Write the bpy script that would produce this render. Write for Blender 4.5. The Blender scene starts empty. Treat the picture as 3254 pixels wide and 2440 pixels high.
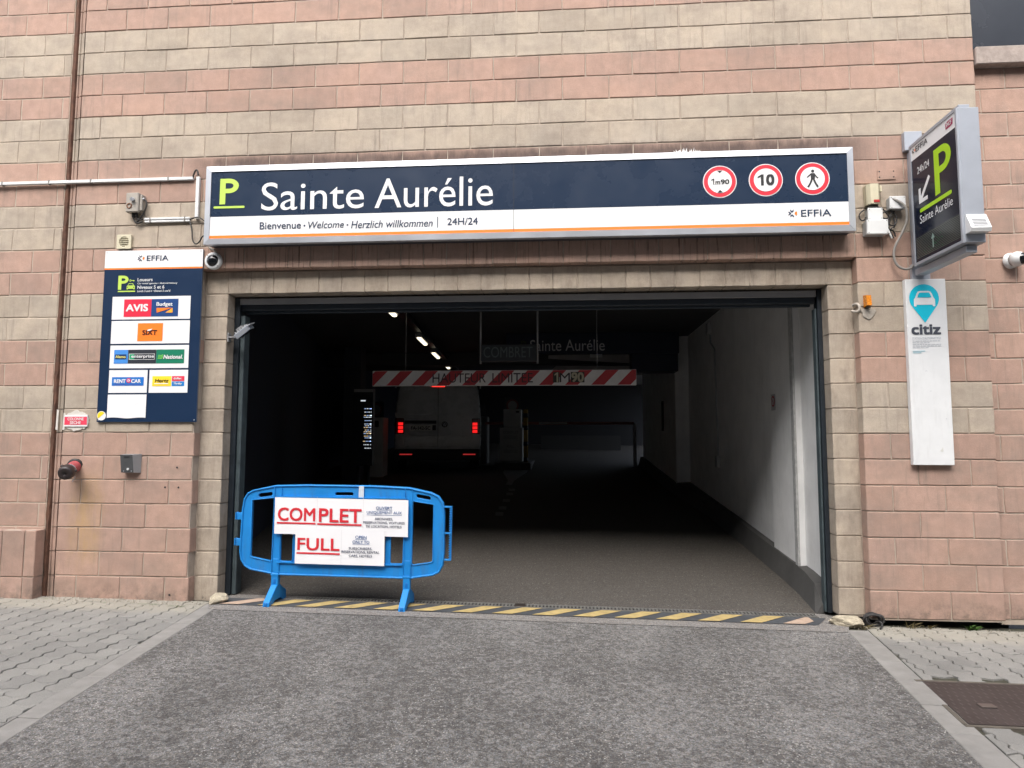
import bpy, bmesh, math, random
from mathutils import Vector, Matrix

random.seed(7)
S = bpy.context.scene
COL = S.collection
R = math.radians

# ------------------------------------------------------------------ camera
cam = bpy.data.cameras.new('camera')
cam.lens = 23.233
cam.sensor_width = 36
cam.clip_end = 2000
cam_o = bpy.data.objects.new('camera', cam)
COL.objects.link(cam_o)
yaw, pit, rol = R(-4.3909), R(4.6913), R(0.1139)
fwd = Vector((math.sin(yaw) * math.cos(pit), math.cos(yaw) * math.cos(pit), math.sin(pit)))
rgt = Vector((math.cos(yaw), -math.sin(yaw), 0))
upv = rgt.cross(fwd)
cx_ = rgt * math.cos(rol) + upv * math.sin(rol)
cy_ = -rgt * math.sin(rol) + upv * math.cos(rol)
m = Matrix((cx_, cy_, -fwd)).transposed().to_4x4()
m.translation = Vector((0.3908, -5.5087, 1.3926))
cam_o.matrix_world = m
S.camera = cam_o

# ------------------------------------------------------------------ sky, sun, exposure
SUN_EL, SUN_AZ = R(49), R(190)      # azimuth clockwise from +Y
w = bpy.data.worlds.new('World')
S.world = w
w.use_nodes = True
nt = w.node_tree
sky = nt.nodes.new('ShaderNodeTexSky')
sky.sky_type = 'NISHITA'
sky.sun_disc = False
sky.sun_elevation = SUN_EL
sky.sun_rotation = SUN_AZ
sky.air_density = 1.0
sky.dust_density = 4.0
sky.ozone_density = 1.0
hs = nt.nodes.new('ShaderNodeHueSaturation')
hs.inputs['Saturation'].default_value = 0.58
nt.links.new(sky.outputs[0], hs.inputs['Color'])
nt.links.new(hs.outputs[0], nt.nodes['Background'].inputs[0])
nt.nodes['Background'].inputs[1].default_value = 0.15
sun = bpy.data.lights.new('sun', 'SUN')
sun.energy = 1.5
sun.angle = R(60)
sun.color = (1.0, 0.985, 0.965)
sun_o = bpy.data.objects.new('sun', sun)
COL.objects.link(sun_o)
sd = Vector((math.sin(SUN_AZ) * math.cos(SUN_EL), math.cos(SUN_AZ) * math.cos(SUN_EL), math.sin(SUN_EL)))
sun_o.rotation_euler = sd.to_track_quat('Z', 'Y').to_euler()
sun_o.location = (0, -8, 12)
S.view_settings.view_transform = 'Standard'
S.view_settings.look = 'None'
S.view_settings.gamma = 1
S.view_settings.use_curve_mapping = False
S.view_settings.exposure = 1.25

# ------------------------------------------------------------------ materials
MATS = {}


def srgb(r, g, b):
    f = lambda c: (c / 255 / 12.92) if c <= 10 else ((c / 255 + 0.055) / 1.055) ** 2.4
    return (f(r), f(g), f(b))


class N:
    """tiny node helper"""
    def __init__(s, name):
        s.m = bpy.data.materials.new(name)
        s.m.use_nodes = True
        s.t = s.m.node_tree
        s.b = s.t.nodes['Principled BSDF']

    def n(s, typ, **kw):
        nd = s.t.nodes.new(typ)
        for k, v in kw.items():
            if k.startswith('i_'):
                nd.inputs[k[2:].replace('_', ' ')].default_value = v
            else:
                setattr(nd, k, v)
        return nd

    def l(s, a, b):
        s.t.links.new(a, b)

    def pos(s, scale=(1, 1, 1), obj=False):
        mp = s.n('ShaderNodeMapping')
        mp.inputs['Scale'].default_value = scale
        if obj:
            s.l(s.n('ShaderNodeTexCoord').outputs['Object'], mp.inputs[0])
        else:
            s.l(s.n('ShaderNodeNewGeometry').outputs['Position'], mp.inputs[0])
        return mp.outputs[0]

    def noise(s, vec, scale, detail=4, rough=0.55, dist=0.0):
        nd = s.n('ShaderNodeTexNoise')
        nd.inputs['Scale'].default_value = scale
        nd.inputs['Detail'].default_value = detail
        nd.inputs['Roughness'].default_value = rough
        nd.inputs['Distortion'].default_value = dist
        s.l(vec, nd.inputs['Vector'])
        return nd.outputs['Fac']

    def ramp(s, fac, stops):
        nd = s.n('ShaderNodeValToRGB')
        e = nd.color_ramp.elements
        while len(e) < len(stops):
            e.new(0.5)
        for k, (p, c) in enumerate(stops):
            e[k].position = p
            e[k].color = (c, c, c, 1) if isinstance(c, (int, float)) else (*c, 1)
        s.l(fac, nd.inputs[0])
        return nd.outputs[0]

    def math(s, op, a, b=None, clamp=False):
        nd = s.n('ShaderNodeMath', operation=op, use_clamp=clamp)
        for k, v in enumerate((a, b)):
            if v is None:
                continue
            if isinstance(v, (int, float)):
                nd.inputs[k].default_value = v
            else:
                s.l(v, nd.inputs[k])
        return nd.outputs[0]

    def mix(s, fac, a, b, mode='MIX'):
        nd = s.n('ShaderNodeMix', data_type='RGBA', blend_type=mode)
        for k, v in ((0, fac), (6, a), (7, b)):
            if isinstance(v, (int, float)):
                nd.inputs[k].default_value = v
            elif isinstance(v, tuple):
                nd.inputs[k].default_value = (*v, 1)
            else:
                s.l(v, nd.inputs[k])
        return nd.outputs[2]

    def bump(s, h, strength, dist=0.01):
        nd = s.n('ShaderNodeBump')
        nd.inputs['Strength'].default_value = strength
        nd.inputs['Distance'].default_value = dist
        s.l(h, nd.inputs['Height'])
        s.l(nd.outputs[0], s.b.inputs['Normal'])

    def window(s, ax, lo, hi, soft, jitter=None):
        """mask 1 inside lo..hi of a world axis"""
        sx = s.n('ShaderNodeSeparateXYZ')
        s.l(s.n('ShaderNodeNewGeometry').outputs['Position'], sx.inputs[0])
        v = sx.outputs[ax]
        if jitter is not None:
            v = s.math('ADD', v, jitter)
        a = s.n('ShaderNodeMapRange', interpolation_type='SMOOTHSTEP')
        a.inputs[1].default_value, a.inputs[2].default_value = lo - soft, lo + soft
        b = s.n('ShaderNodeMapRange', interpolation_type='SMOOTHSTEP')
        b.inputs[1].default_value, b.inputs[2].default_value = hi + soft, hi - soft
        s.l(v, a.inputs[0])
        s.l(v, b.inputs[0])
        return s.math('MULTIPLY', a.outputs[0], b.outputs[0])


def mat(name, col, rough=0.5, metal=0.0, var=0.0, scale=6.0, bump=0.0, bscale=60.0, spec=0.5, emit=0.0, coat=0.0, grime=0.0):
    if name in MATS:
        return MATS[name]
    q = N(name)
    q.b.inputs['Roughness'].default_value = rough
    q.b.inputs['Metallic'].default_value = metal
    q.b.inputs['Specular IOR Level'].default_value = spec
    q.b.inputs['Coat Weight'].default_value = coat
    q.b.inputs['Base Color'].default_value = (*col, 1)
    if emit:
        q.b.inputs['Emission Color'].default_value = (*col, 1)
        q.b.inputs['Emission Strength'].default_value = emit
    if var:
        f = q.noise(q.pos(), scale, 5, 0.6)
        r = q.ramp(f, [(0.25, 1 - var), (0.75, 1 + var)])
        c = q.mix(1.0, col, r, 'MULTIPLY')
        if grime:
            g = q.ramp(q.noise(q.pos((1, 1, 0.18)), 14, 6, 0.7), [(0.52, 0.0), (0.72, 1.0)])
            g = q.math('MULTIPLY', g, grime)
            c = q.mix(g, c, (0.09, 0.08, 0.07))
        q.l(c, q.b.inputs['Base Color'])
        rr = q.ramp(f, [(0.2, max(0.02, rough - 0.08)), (0.8, min(1, rough + 0.08))])
        q.l(rr, q.b.inputs['Roughness'])
    if bump:
        q.bump(q.noise(q.pos(), bscale, 4, 0.6), bump, 0.004)
    MATS[name] = q.m
    return q.m


def block_mat(name, col, col2, kind=''):
    """split-coloured concrete masonry: per-block shift, mottling, sandy grain, own stains, painted shade under the sign"""
    q = N(name)
    P = q.pos()
    oi = q.n('ShaderNodeObjectInfo')
    rnd = oi.outputs['Random']
    big = q.noise(P, 2.2, 4, 0.6)
    mid = q.noise(P, 11, 5, 0.62)
    fine = q.noise(P, 240, 2, 0.7)
    c = q.mix(q.ramp(big, [(0.3, 0.0), (0.7, 1.0)]), col, col2)
    c = q.mix(1.0, c, q.ramp(rnd, [(0.0, 0.91), (0.5, 1.0), (1.0, 1.06)]), 'MULTIPLY')
    c = q.mix(1.0, c, q.ramp(mid, [(0.25, 0.86), (0.75, 1.10)]), 'MULTIPLY')
    c = q.mix(1.0, c, q.ramp(fine, [(0.25, 0.86), (0.75, 1.13)]), 'MULTIPLY')
    # faint vertical rain streaks
    st = q.noise(q.pos((1, 1, 0.09)), 22, 5, 0.7)
    stm = q.math('MULTIPLY', q.ramp(st, [(0.52, 0.0), (0.75, 1.0)]), q.ramp(q.noise(P, 1.1, 3, 0.5), [(0.40, 0.05), (0.62, 0.75)]))
    c = q.mix(stm, c, (0.20, 0.17, 0.145))
    # soft smoky weathering that runs across several blocks
    wz = q.math('MULTIPLY', q.ramp(q.noise(q.pos((0.7, 1, 1.3)), 1.7, 7, 0.68), [(0.47, 0.0), (0.68, 0.62)]), q.ramp(q.noise(P, 19, 5, 0.7), [(0.3, 0.4), (0.6, 1.0)]))
    c = q.mix(wz, c, (0.235, 0.195, 0.165))
    # small pits and pale flecks
    vo = q.n('ShaderNodeTexVoronoi')
    vo.inputs['Scale'].default_value = 70
    q.l(P, vo.inputs['Vector'])
    fl = q.math('MULTIPLY', q.ramp(vo.outputs['Distance'], [(0.10, 1.0), (0.16, 0.0)]), q.ramp(q.noise(P, 3, 3, 0.6), [(0.58, 0.0), (0.72, 0.8)]))
    c = q.mix(fl, c, (0.62, 0.55, 0.48))
    if kind == 'soot':
        jit = q.math('MULTIPLY', q.math('SUBTRACT', q.noise(q.pos((1, 1, 0.25)), 16, 5, 0.7), 0.5), 0.12)
        k = q.math('MULTIPLY', q.window(2, 3.6, 3.885, 0.05, jit), q.ramp(q.noise(q.pos((1, 1, 0.4)), 7, 6, 0.75), [(0.28, 0.55), (0.60, 0.95)]))
        k = q.math('MULTIPLY', k, q.window(0, -2.85, 2.85, 0.22, jit))
        c = q.mix(k, c, (0.10, 0.075, 0.066))
    if kind == 'drip_shade':
        dr = q.noise(q.pos((1, 1, 0.03)), 34, 6, 0.75)
        k = q.math('MULTIPLY', q.ramp(dr, [(0.54, 0.0), (0.60, 0.95)]), q.ramp(q.noise(P, 4, 3, 0.5), [(0.38, 0.1), (0.56, 1.0)]))
        c = q.mix(k, c, (0.10, 0.065, 0.05))
        jit = q.math('MULTIPLY', q.math('SUBTRACT', q.noise(q.pos((1, 1, 0.4)), 9, 5, 0.7), 0.5), 0.3)
        k = q.math('MULTIPLY', q.window(2, 2.99, 3.2, 0.05, jit), 0.08)  # shade under the long sign painted into the top of this course
        c = q.mix(k, c, (0.13, 0.09, 0.075))
    if kind == 'edge':
        k = q.math('MULTIPLY', q.ramp(q.noise(q.pos((3, 1, 0.05)), 14, 6, 0.7), [(0.40, 0.15), (0.60, 0.8)]), q.ramp(q.noise(P, 2.5, 4, 0.6), [(0.4, 0.25), (0.6, 0.9)]))
        c = q.mix(k, c, (0.13, 0.105, 0.085))
    if kind == 'scuff':
        jit = q.math('MULTIPLY', q.math('SUBTRACT', q.noise(P, 5, 4, 0.6), 0.5), 0.9)
        gm = q.math('MULTIPLY', q.ramp(q.noise(q.pos((1, 1, 0.3)), 5, 6, 0.7), [(0.46, 0.0), (0.66, 0.6)]), q.ramp(q.noise(P, 30, 4, 0.7), [(0.3, 0.4), (0.6, 1.0)]))
        c = q.mix(gm, c, (0.16, 0.13, 0.105))
        k = q.math('MULTIPLY', q.window(2, -0.4, 1.35, 0.3, jit), q.ramp(q.noise(q.pos((1.6, 1, 0.5)), 26, 4, 0.75, 1.5), [(0.60, 0.0), (0.70, 0.8)]))
        k = q.math('MULTIPLY', k, q.ramp(q.noise(P, 6, 3, 0.6), [(0.5, 0.0), (0.62, 1.0)]))
        c = q.mix(k, c, (0.07, 0.065, 0.06))
    if kind == 'base':
        jit = q.math('MULTIPLY', q.math('SUBTRACT', q.noise(P, 6, 4, 0.6), 0.5), 0.16)
        k = q.math('MULTIPLY', q.window(0, -3.86, -3.62, 0.09, jit), q.window(2, 0.36, 1.02, 0.22, jit))
        k = q.math('MULTIPLY', k, q.ramp(q.noise(q.pos((1, 1, 0.25)), 14, 6, 0.7), [(0.35, 0.08), (0.62, 0.55)]))
        c = q.mix(k, c, (0.46, 0.30, 0.10))
        k = q.math('MULTIPLY', q.window(2, -0.3, 0.10, 0.12, jit), q.ramp(q.noise(P, 9, 5, 0.7), [(0.42, 0.0), (0.62, 0.65)]))
        c = q.mix(k, c, (0.11, 0.095, 0.08))
    q.l(c, q.b.inputs['Base Color'])
    q.b.inputs['Roughness'].default_value = 0.9
    q.b.inputs['Specular IOR Level'].default_value = 0.25
    h = q.math('ADD', q.math('MULTIPLY', fine, 0.6), q.math('MULTIPLY', q.noise(P, 60, 4, 0.6), 0.7))
    q.bump(h, 0.35, 0.004)
    MATS[name] = q.m
    return q.m


CREAM, CREAM2 = (0.465, 0.388, 0.305), (0.425, 0.365, 0.298)
RED, RED2 = (0.448, 0.296, 0.231), (0.415, 0.282, 0.229)
M_CREAM = block_mat('cream_block', CREAM, CREAM2)
M_RED = block_mat('red_block', RED, RED2)
M_CREAM_SOOT = block_mat('cream_block_sooty', CREAM, CREAM2, 'soot')
M_RED_SOOT = block_mat('red_block_sooty', RED, RED2, 'soot')
M_RED_DRIP_SHADE = block_mat('red_block_dripped_shade', RED, RED2, 'drip_shade')
M_CREAM_SCUFF = block_mat('cream_block_scuffed', CREAM, CREAM2, 'scuff')
M_CREAM_EDGE = block_mat('cream_block_streaked', CREAM, CREAM2, 'edge')
M_RED_EDGE = block_mat('red_block_streaked', RED, RED2, 'edge')
M_RED_BASE = block_mat('red_block_base', RED, RED2, 'base')
M_MORTAR = mat('mortar', (0.40, 0.335, 0.275), 0.95, var=0.22, scale=9, bump=0.5, bscale=90)
M_RUST = mat('rusty_joint', (0.115, 0.055, 0.035), 0.9, var=0.45, scale=14, bump=0.8, bscale=40)


def road_mat(name, dark, light, gain=1.0, speck=0.5, dust=True):
    q = N(name)
    P = q.pos()
    big = q.noise(P, 1.3, 3, 0.5)
    cl = q.noise(P, 26, 8, 0.82, 0.8)
    f = q.math('ADD', q.math('MULTIPLY', cl, 0.82), q.math('MULTIPLY', big, 0.18))
    c = q.mix(q.ramp(f, [(0.46, 0.0), (0.53, 0.7), (0.60, 1.0)]), dark, light) if dust else q.mix(q.ramp(f, [(0.35, 0.0), (0.65, 1.0)]), dark, light)
    vo = q.n('ShaderNodeTexVoronoi')
    vo.inputs['Scale'].default_value = 150
    q.l(P, vo.inputs['Vector'])
    sp = q.n('ShaderNodeSeparateColor')
    q.l(vo.outputs['Color'], sp.inputs[0])
    c = q.mix(1.0, c, q.ramp(sp.outputs[0], [(0.0, 0.62), (0.7, 1.06), (1.0, 1.42)]), 'MULTIPLY')
    br = q.ramp(sp.outputs[1], [(0.0, (0.92, 0.98, 1.05)), (1.0, (1.06, 1.0, 0.93))])
    c = q.mix(1.0, c, br, 'MULTIPLY')
    v2 = q.n('ShaderNodeTexVoronoi')
    v2.inputs['Scale'].default_value = 95
    q.l(P, v2.inputs['Vector'])
    s2 = q.n('ShaderNodeSeparateColor')
    q.l(v2.outputs['Color'], s2.inputs[0])
    pick = q.math('MULTIPLY', q.ramp(s2.outputs[2], [(0.945, 0.0), (0.955, 1.0)]), q.ramp(v2.outputs['Distance'], [(0.26, 1.0), (0.44, 0.0)]))
    c = q.mix(q.math('MULTIPLY', pick, speck), c, (0.62, 0.60, 0.55))
    if dust:
        c = q.mix(1.0, c, q.ramp(q.noise(q.pos((1, 0.35, 1)), 1.6, 5, 0.6), [(0.35, 0.88), (0.62, 1.08)]), 'MULTIPLY')
        oil = q.ramp(q.noise(P, 2.3, 4, 0.55), [(0.66, 0.0), (0.74, 0.45)])
        c = q.mix(oil, c, (0.045, 0.042, 0.04))
    hole = q.ramp(q.noise(P, 90, 3, 0.7), [(0.30, 0.55), (0.42, 1.0)])
    c = q.mix(1.0, c, hole, 'MULTIPLY')
    q.l(c, q.b.inputs['Base Color'])
    q.b.inputs['Roughness'].default_value = 0.88
    q.b.inputs['Specular IOR Level'].default_value = 0.3
    h = q.math('ADD', q.math('MULTIPLY', vo.outputs['Distance'], -0.8), q.noise(P, 70, 5, 0.7))
    q.bump(h, 0.55, 0.006)
    MATS[name] = q.m
    return q.m


M_ROAD = road_mat('asphalt', (0.100, 0.094, 0.088), (0.232, 0.224, 0.213), speck=0.6)
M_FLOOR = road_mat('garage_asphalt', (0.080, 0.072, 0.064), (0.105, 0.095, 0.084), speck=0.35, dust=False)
M_APRON = road_mat('threshold_concrete', (0.20, 0.185, 0.172), (0.265, 0.25, 0.232), speck=0.25, dust=False)
M_GROUND = road_mat('far_ground', (0.10, 0.10, 0.10), (0.16, 0.155, 0.15))


def paver_mat():
    q = N('concrete_paver')
    P = q.pos()
    oi = q.n('ShaderNodeObjectInfo')
    c = q.mix(q.ramp(oi.outputs['Random'], [(0.0, 0.0), (1.0, 1.0)]), (0.205, 0.199, 0.185), (0.255, 0.247, 0.227))
    c = q.mix(1.0, c, q.ramp(q.noise(P, 3, 4, 0.6), [(0.3, 0.86), (0.7, 1.1)]), 'MULTIPLY')
    c = q.mix(1.0, c, q.ramp(q.noise(P, 260, 2, 0.7), [(0.25, 0.74), (0.75, 1.24)]), 'MULTIPLY')
    # pale, cleaner strip of dust along the foot of the wall
    jit = q.math('MULTIPLY', q.math('SUBTRACT', q.noise(P, 7, 5, 0.7), 0.5), 0.3)
    k = q.math('MULTIPLY', q.window(1, -0.36, 0.3, 0.10, jit), 0.55)
    c = q.mix(k, c, (0.36, 0.335, 0.27))
    q.l(c, q.b.inputs['Base Color'])
    q.b.inputs['Roughness'].default_value = 0.92
    q.bump(q.noise(P, 160, 4, 0.7), 0.4, 0.003)
    return q.m


M_PAVER = paver_mat()
M_KERB = mat('kerb_concrete', (0.24, 0.23, 0.213), 0.9, var=0.18, scale=8, bump=0.4, bscale=150)
M_SAND = mat('joint_sand', (0.05, 0.048, 0.032), 0.95, var=0.3, scale=30)
M_WHITEWALL = mat('painted_wall', (0.80, 0.80, 0.785), 0.75, var=0.10, scale=3, bump=0.25, bscale=40, grime=0.10)
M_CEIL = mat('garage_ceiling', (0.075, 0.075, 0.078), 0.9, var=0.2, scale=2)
M_PLINTH = mat('dark_plinth', (0.075, 0.073, 0.07), 0.85, var=0.25, scale=6, bump=0.3)
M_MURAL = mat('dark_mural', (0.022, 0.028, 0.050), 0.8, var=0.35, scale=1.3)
M_STEEL = mat('anthracite_steel', (0.014, 0.020, 0.027), 0.45, var=0.25, scale=10, spec=0.5)
M_STEELP = mat('worn_green_steel', (0.055, 0.075, 0.082), 0.55, var=0.40, scale=8)
M_GREYMETAL = mat('grey_metal', (0.30, 0.30, 0.305), 0.5, 0.3, var=0.12)
M_ALU = mat('satin_aluminium', (0.56, 0.58, 0.62), 0.42, 0.55, var=0.06, scale=4)
M_ALUD = mat('dull_aluminium', (0.40, 0.425, 0.47), 0.5, 0.4, var=0.08, scale=5)
M_NAVY = mat('navy_print', srgb(31, 47, 69), 0.28, var=0.03, scale=3, spec=0.4)
M_NAVY2 = mat('navy_print_bright', srgb(21, 43, 71), 0.4, var=0.05, spec=0.3)
M_WHITE = mat('white_print', (0.80, 0.80, 0.80), 0.35, var=0.04, scale=4, spec=0.4, grime=0.05)
M_ORANGE = mat('orange_print', srgb(245, 128, 42), 0.4)
M_LIME = mat('lime_print', srgb(188, 217, 92), 0.4)
M_SIGNRED = mat('red_print', srgb(222, 45, 62), 0.4)
M_BLACK = mat('black_print', (0.02, 0.02, 0.022), 0.45)
M_INK = mat('navy_ink', srgb(28, 48, 76), 0.45)
M_BLUE = mat('blue_plastic', (0.010, 0.215, 0.58), 0.48, var=0.10, scale=5, bump=0.08, bscale=300, spec=0.4, grime=0.28)
M_PAPER = mat('paper', (0.80, 0.80, 0.81), 0.55, var=0.025, scale=5, bump=0.15, bscale=9)
M_GREYPL = mat('grey_plastic', (0.42, 0.43, 0.43), 0.55, var=0.10, grime=0.25)
M_CREAMPL = mat('cream_plastic', (0.60, 0.55, 0.40), 0.5, var=0.10, grime=0.2)
M_OLDGREY = mat('weathered_grey_plastic', (0.34, 0.31, 0.27), 0.6, var=0.15, grime=0.35)
M_WHITEPL = mat('white_plastic', (0.72, 0.73, 0.73), 0.4, var=0.05, grime=0.1)
M_CABLE = mat('black_rubber', (0.025, 0.023, 0.022), 0.55)
M_HOSE = mat('grey_conduit', (0.25, 0.235, 0.215), 0.55)
M_GLASSDK = mat('dark_glass', (0.008, 0.009, 0.011), 0.06, spec=0.7)


# ------------------------------------------------------------------ object helpers
def link(name, me, parent=None, loc=None):
    o = bpy.data.objects.new(name, me)
    COL.objects.link(o)
    if loc is not None:
        o.location = loc
    if parent is not None:
        o.parent = parent
        o.matrix_parent_inverse = INV[parent.name]
    INV[o.name] = Matrix()
    return o


INV = {}


def thing(name, label, cat, loc=(0, 0, 0), rot=None, group=None):
    o = bpy.data.objects.new(name, None)
    o.empty_display_size = 0.1
    COL.objects.link(o)
    o.location = loc
    if rot:
        o.rotation_euler = rot
        INV[o.name] = Matrix()          # parts of turned things are built in local coordinates
    else:
        INV[o.name] = Matrix.Translation(Vector(loc)).inverted()
    o['label'], o['category'] = label, cat
    if group:
        o['group'] = group
    return o


def tag(o, label, cat, group=None):
    o['label'], o['category'] = label, cat
    if group:
        o['group'] = group
    return o


def struct(o):
    o['kind'] = 'structure'
    return o


def stuff(o):
    o['kind'] = 'stuff'
    return o


def raw(verts, faces, mt, smooth=False):
    me = bpy.data.meshes.new('m')
    me.from_pydata([tuple(v) for v in verts], [], faces)
    me.materials.append(mt)
    if smooth:
        me.polygons.foreach_set('use_smooth', [True] * len(me.polygons))
    me.update()
    return me


def mesh(name, verts, faces, mt, parent=None, smooth=False):
    return link(name, raw(verts, faces, mt, smooth), parent)


def bm_mesh(bm, mt, smooth=False):
    bmesh.ops.recalc_face_normals(bm, faces=bm.faces)
    me = bpy.data.meshes.new('m')
    bm.to_mesh(me)
    bm.free()
    me.materials.append(mt)
    if smooth:
        me.polygons.foreach_set('use_smooth', [True] * len(me.polygons))
    return me


def box_me(x0, x1, y0, y1, z0, z1, mt, bev=0.0, seg=1, rot=None):
    bm = bmesh.new()
    bmesh.ops.create_cube(bm, size=1)
    for v in bm.verts:
        v.co = Vector(((v.co.x + .5) * (x1 - x0) + x0, (v.co.y + .5) * (y1 - y0) + y0, (v.co.z + .5) * (z1 - z0) + z0))
    if bev:
        bmesh.ops.bevel(bm, geom=bm.edges[:], offset=bev, segments=seg, affect='EDGES', profile=0.5)
    if rot:
        c = Vector(((x0 + x1) / 2, (y0 + y1) / 2, (z0 + z1) / 2))
        bmesh.ops.transform(bm, matrix=Matrix.Translation(c) @ rot.to_4x4() @ Matrix.Translation(-c), verts=bm.verts)
    return bm_mesh(bm, mt)


def box(name, x0, x1, y0, y1, z0, z1, mt, parent=None, bev=0.0, seg=1, rot=None):
    return link(name, box_me(x0, x1, y0, y1, z0, z1, mt, bev, seg, rot), parent)


def cyl(name, p0, p1, r0, r1, mt, parent=None, seg=20, cap=True):
    p0, p1 = Vector(p0), Vector(p1)
    d = (p1 - p0).normalized()
    a = d.orthogonal().normalized()
    b = d.cross(a)
    vs, fs = [], []
    for p, r in ((p0, r0), (p1, r1)):
        for k in range(seg):
            t = 2 * math.pi * k / seg
            vs.append(p + a * (r * math.cos(t)) + b * (r * math.sin(t)))
    for k in range(seg):
        fs.append((k, (k + 1) % seg, seg + (k + 1) % seg, seg + k))
    me = raw(vs, fs + ([tuple(range(seg))[::-1], tuple(range(seg, 2 * seg))] if cap else []), mt)
    for p in me.polygons:
        p.use_smooth = len(p.vertices) == 4
    return link(name, me, parent)


def lathe(name, p0, axis, prof, mt, parent=None, seg=28):
    """prof: list of (distance along axis, radius)"""
    p0, d = Vector(p0), Vector(axis).normalized()
    a = d.orthogonal().normalized()
    b = d.cross(a)
    vs, fs = [], []
    for h, r in prof:
        for k in range(seg):
            t = 2 * math.pi * k / seg
            vs.append(p0 + d * h + a * (r * math.cos(t)) + b * (r * math.sin(t)))
    for j in range(len(prof) - 1):
        for k in range(seg):
            fs.append((j * seg + k, j * seg + (k + 1) % seg, (j + 1) * seg + (k + 1) % seg, (j + 1) * seg + k))
    return mesh(name, vs, fs, mt, parent, True)


def tube(name, pts, r, mt, parent=None, cyclic=False, smooth=True, res=3):
    cu = bpy.data.curves.new('c', 'CURVE')
    cu.dimensions = '3D'
    sp = cu.splines.new('NURBS' if smooth else 'POLY')
    sp.points.add(len(pts) - 1)
    for q, p in zip(sp.points, pts):
        q.co = (*p, 1)
    sp.use_cyclic_u = cyclic
    if smooth:
        sp.use_endpoint_u = True
        sp.order_u = 3
        sp.resolution_u = 6
    cu.bevel_depth = r
    cu.bevel_resolution = res
    cu.use_fill_caps = True
    ob = bpy.data.objects.new('c', cu)
    me = bpy.data.meshes.new_from_object(ob)
    me.materials.clear()
    me.materials.append(mt)
    bpy.data.objects.remove(ob)
    return link(name, me, parent)


def plate_curve(name, loops, y, thick, bevel, mt, parent=None, mtx=None):
    """outline with holes in XZ, extruded along Y; loops of (x,z)"""
    cu = bpy.data.curves.new('c', 'CURVE')
    cu.dimensions = '2D'
    cu.fill_mode = 'BOTH'
    for lp in loops:
        sp = cu.splines.new('POLY')
        sp.points.add(len(lp) - 1)
        for q, (a, b) in zip(sp.points, lp):
            q.co = (a, b, 0, 1)
        sp.use_cyclic_u = True
    cu.extrude = thick / 2 - bevel
    cu.bevel_depth = bevel
    cu.bevel_resolution = 1
    ob = bpy.data.objects.new('c', cu)
    me = bpy.data.meshes.new_from_object(ob)
    me.materials.clear()
    me.materials.append(mt)
    bpy.data.objects.remove(ob)
    me.transform(Matrix.Translation((0, y, 0)) @ Matrix.Rotation(R(90), 4, 'X'))
    if mtx:
        me.transform(mtx)
    return link(name, me, parent)


def rrect(x0, x1, z0, z1, r, n=5):
    pts = []
    for cx, cz, a0 in ((x1 - r, z1 - r, 0), (x0 + r, z1 - r, 90), (x0 + r, z0 + r, 180), (x1 - r, z0 + r, 270)):
        for k in range(n + 1):
            t = R(a0 + 90 * k / n)
            pts.append((cx + r * math.cos(t), cz + r * math.sin(t)))
    return pts


class Frame:
    def __init__(s, o, ex=(1, 0, 0), ez=(0, 0, 1)):
        s.o, s.ex, s.ez = Vector(o), Vector(ex), Vector(ez)
        s.n = s.ex.cross(s.ez)

    def p(s, u, v, off=0.0):
        return s.o + s.ex * u + s.ez * v + s.n * off


def wallF(y):
    return Frame((0, y, 0))


def quad(name, F, u0, v0, u1, v1, off, mt, parent):
    return mesh(name, [F.p(u0, v0, off), F.p(u1, v0, off), F.p(u1, v1, off), F.p(u0, v1, off)], [(0, 1, 2, 3)], mt, parent)


def poly(name, F, pts, off, mt, parent):
    ar = sum(pts[i][0] * pts[(i + 1) % len(pts)][1] - pts[(i + 1) % len(pts)][0] * pts[i][1] for i in range(len(pts)))
    if ar < 0:
        pts = pts[::-1]
    return mesh(name, [F.p(u, v, off) for u, v in pts], [tuple(range(len(pts)))], mt, parent)


def disc(name, F, u, v, r, off, mt, parent, seg=40, ry=None):
    ry = ry or r
    return poly(name, F, [(u + r * math.cos(2 * math.pi * k / seg), v + ry * math.sin(2 * math.pi * k / seg)) for k in range(seg)], off, mt, parent)


def text(name, F, s, bx, off, mt, parent, bold=0.0, shear=0.0):
    """lettering fitted to the rectangle bx=(u0,v0,u1,v1); bold thickens the strokes"""
    cu = bpy.data.curves.new('t', 'FONT')
    cu.body = s
    cu.size = 1
    cu.shear = shear
    cu.resolution_u = 4
    ob = bpy.data.objects.new('t', cu)
    me = bpy.data.meshes.new_from_object(ob)
    bpy.data.objects.remove(ob)
    pts = [(v.co.x, v.co.y) for v in me.vertices]
    fcs = [tuple(p.vertices) for p in me.polygons]
    bpy.data.meshes.remove(me)
    sh = [(0, 0)] if bold <= 0 else [(0, 0), (-bold, -bold), (bold, -bold), (-bold, bold), (bold, bold)]
    x0, x1 = min(p[0] for p in pts) - max(0, bold), max(p[0] for p in pts) + max(0, bold)
    y0, y1 = min(p[1] for p in pts) - max(0, bold), max(p[1] for p in pts) + max(0, bold)
    u0, v0, u1, v1 = bx
    vs, fs = [], []
    for j, (a, b) in enumerate(sh):
        k = len(vs)
        for x, y in pts:
            vs.append(F.p(u0 + (x + a - x0) / (x1 - x0) * (u1 - u0), v0 + (y + b - y0) / (y1 - y0) * (v1 - v0), off + j * .00025))
        fs += [tuple(k + i for i in f) for f in fcs]
    return mesh(name, vs, fs, mt, parent)


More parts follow.
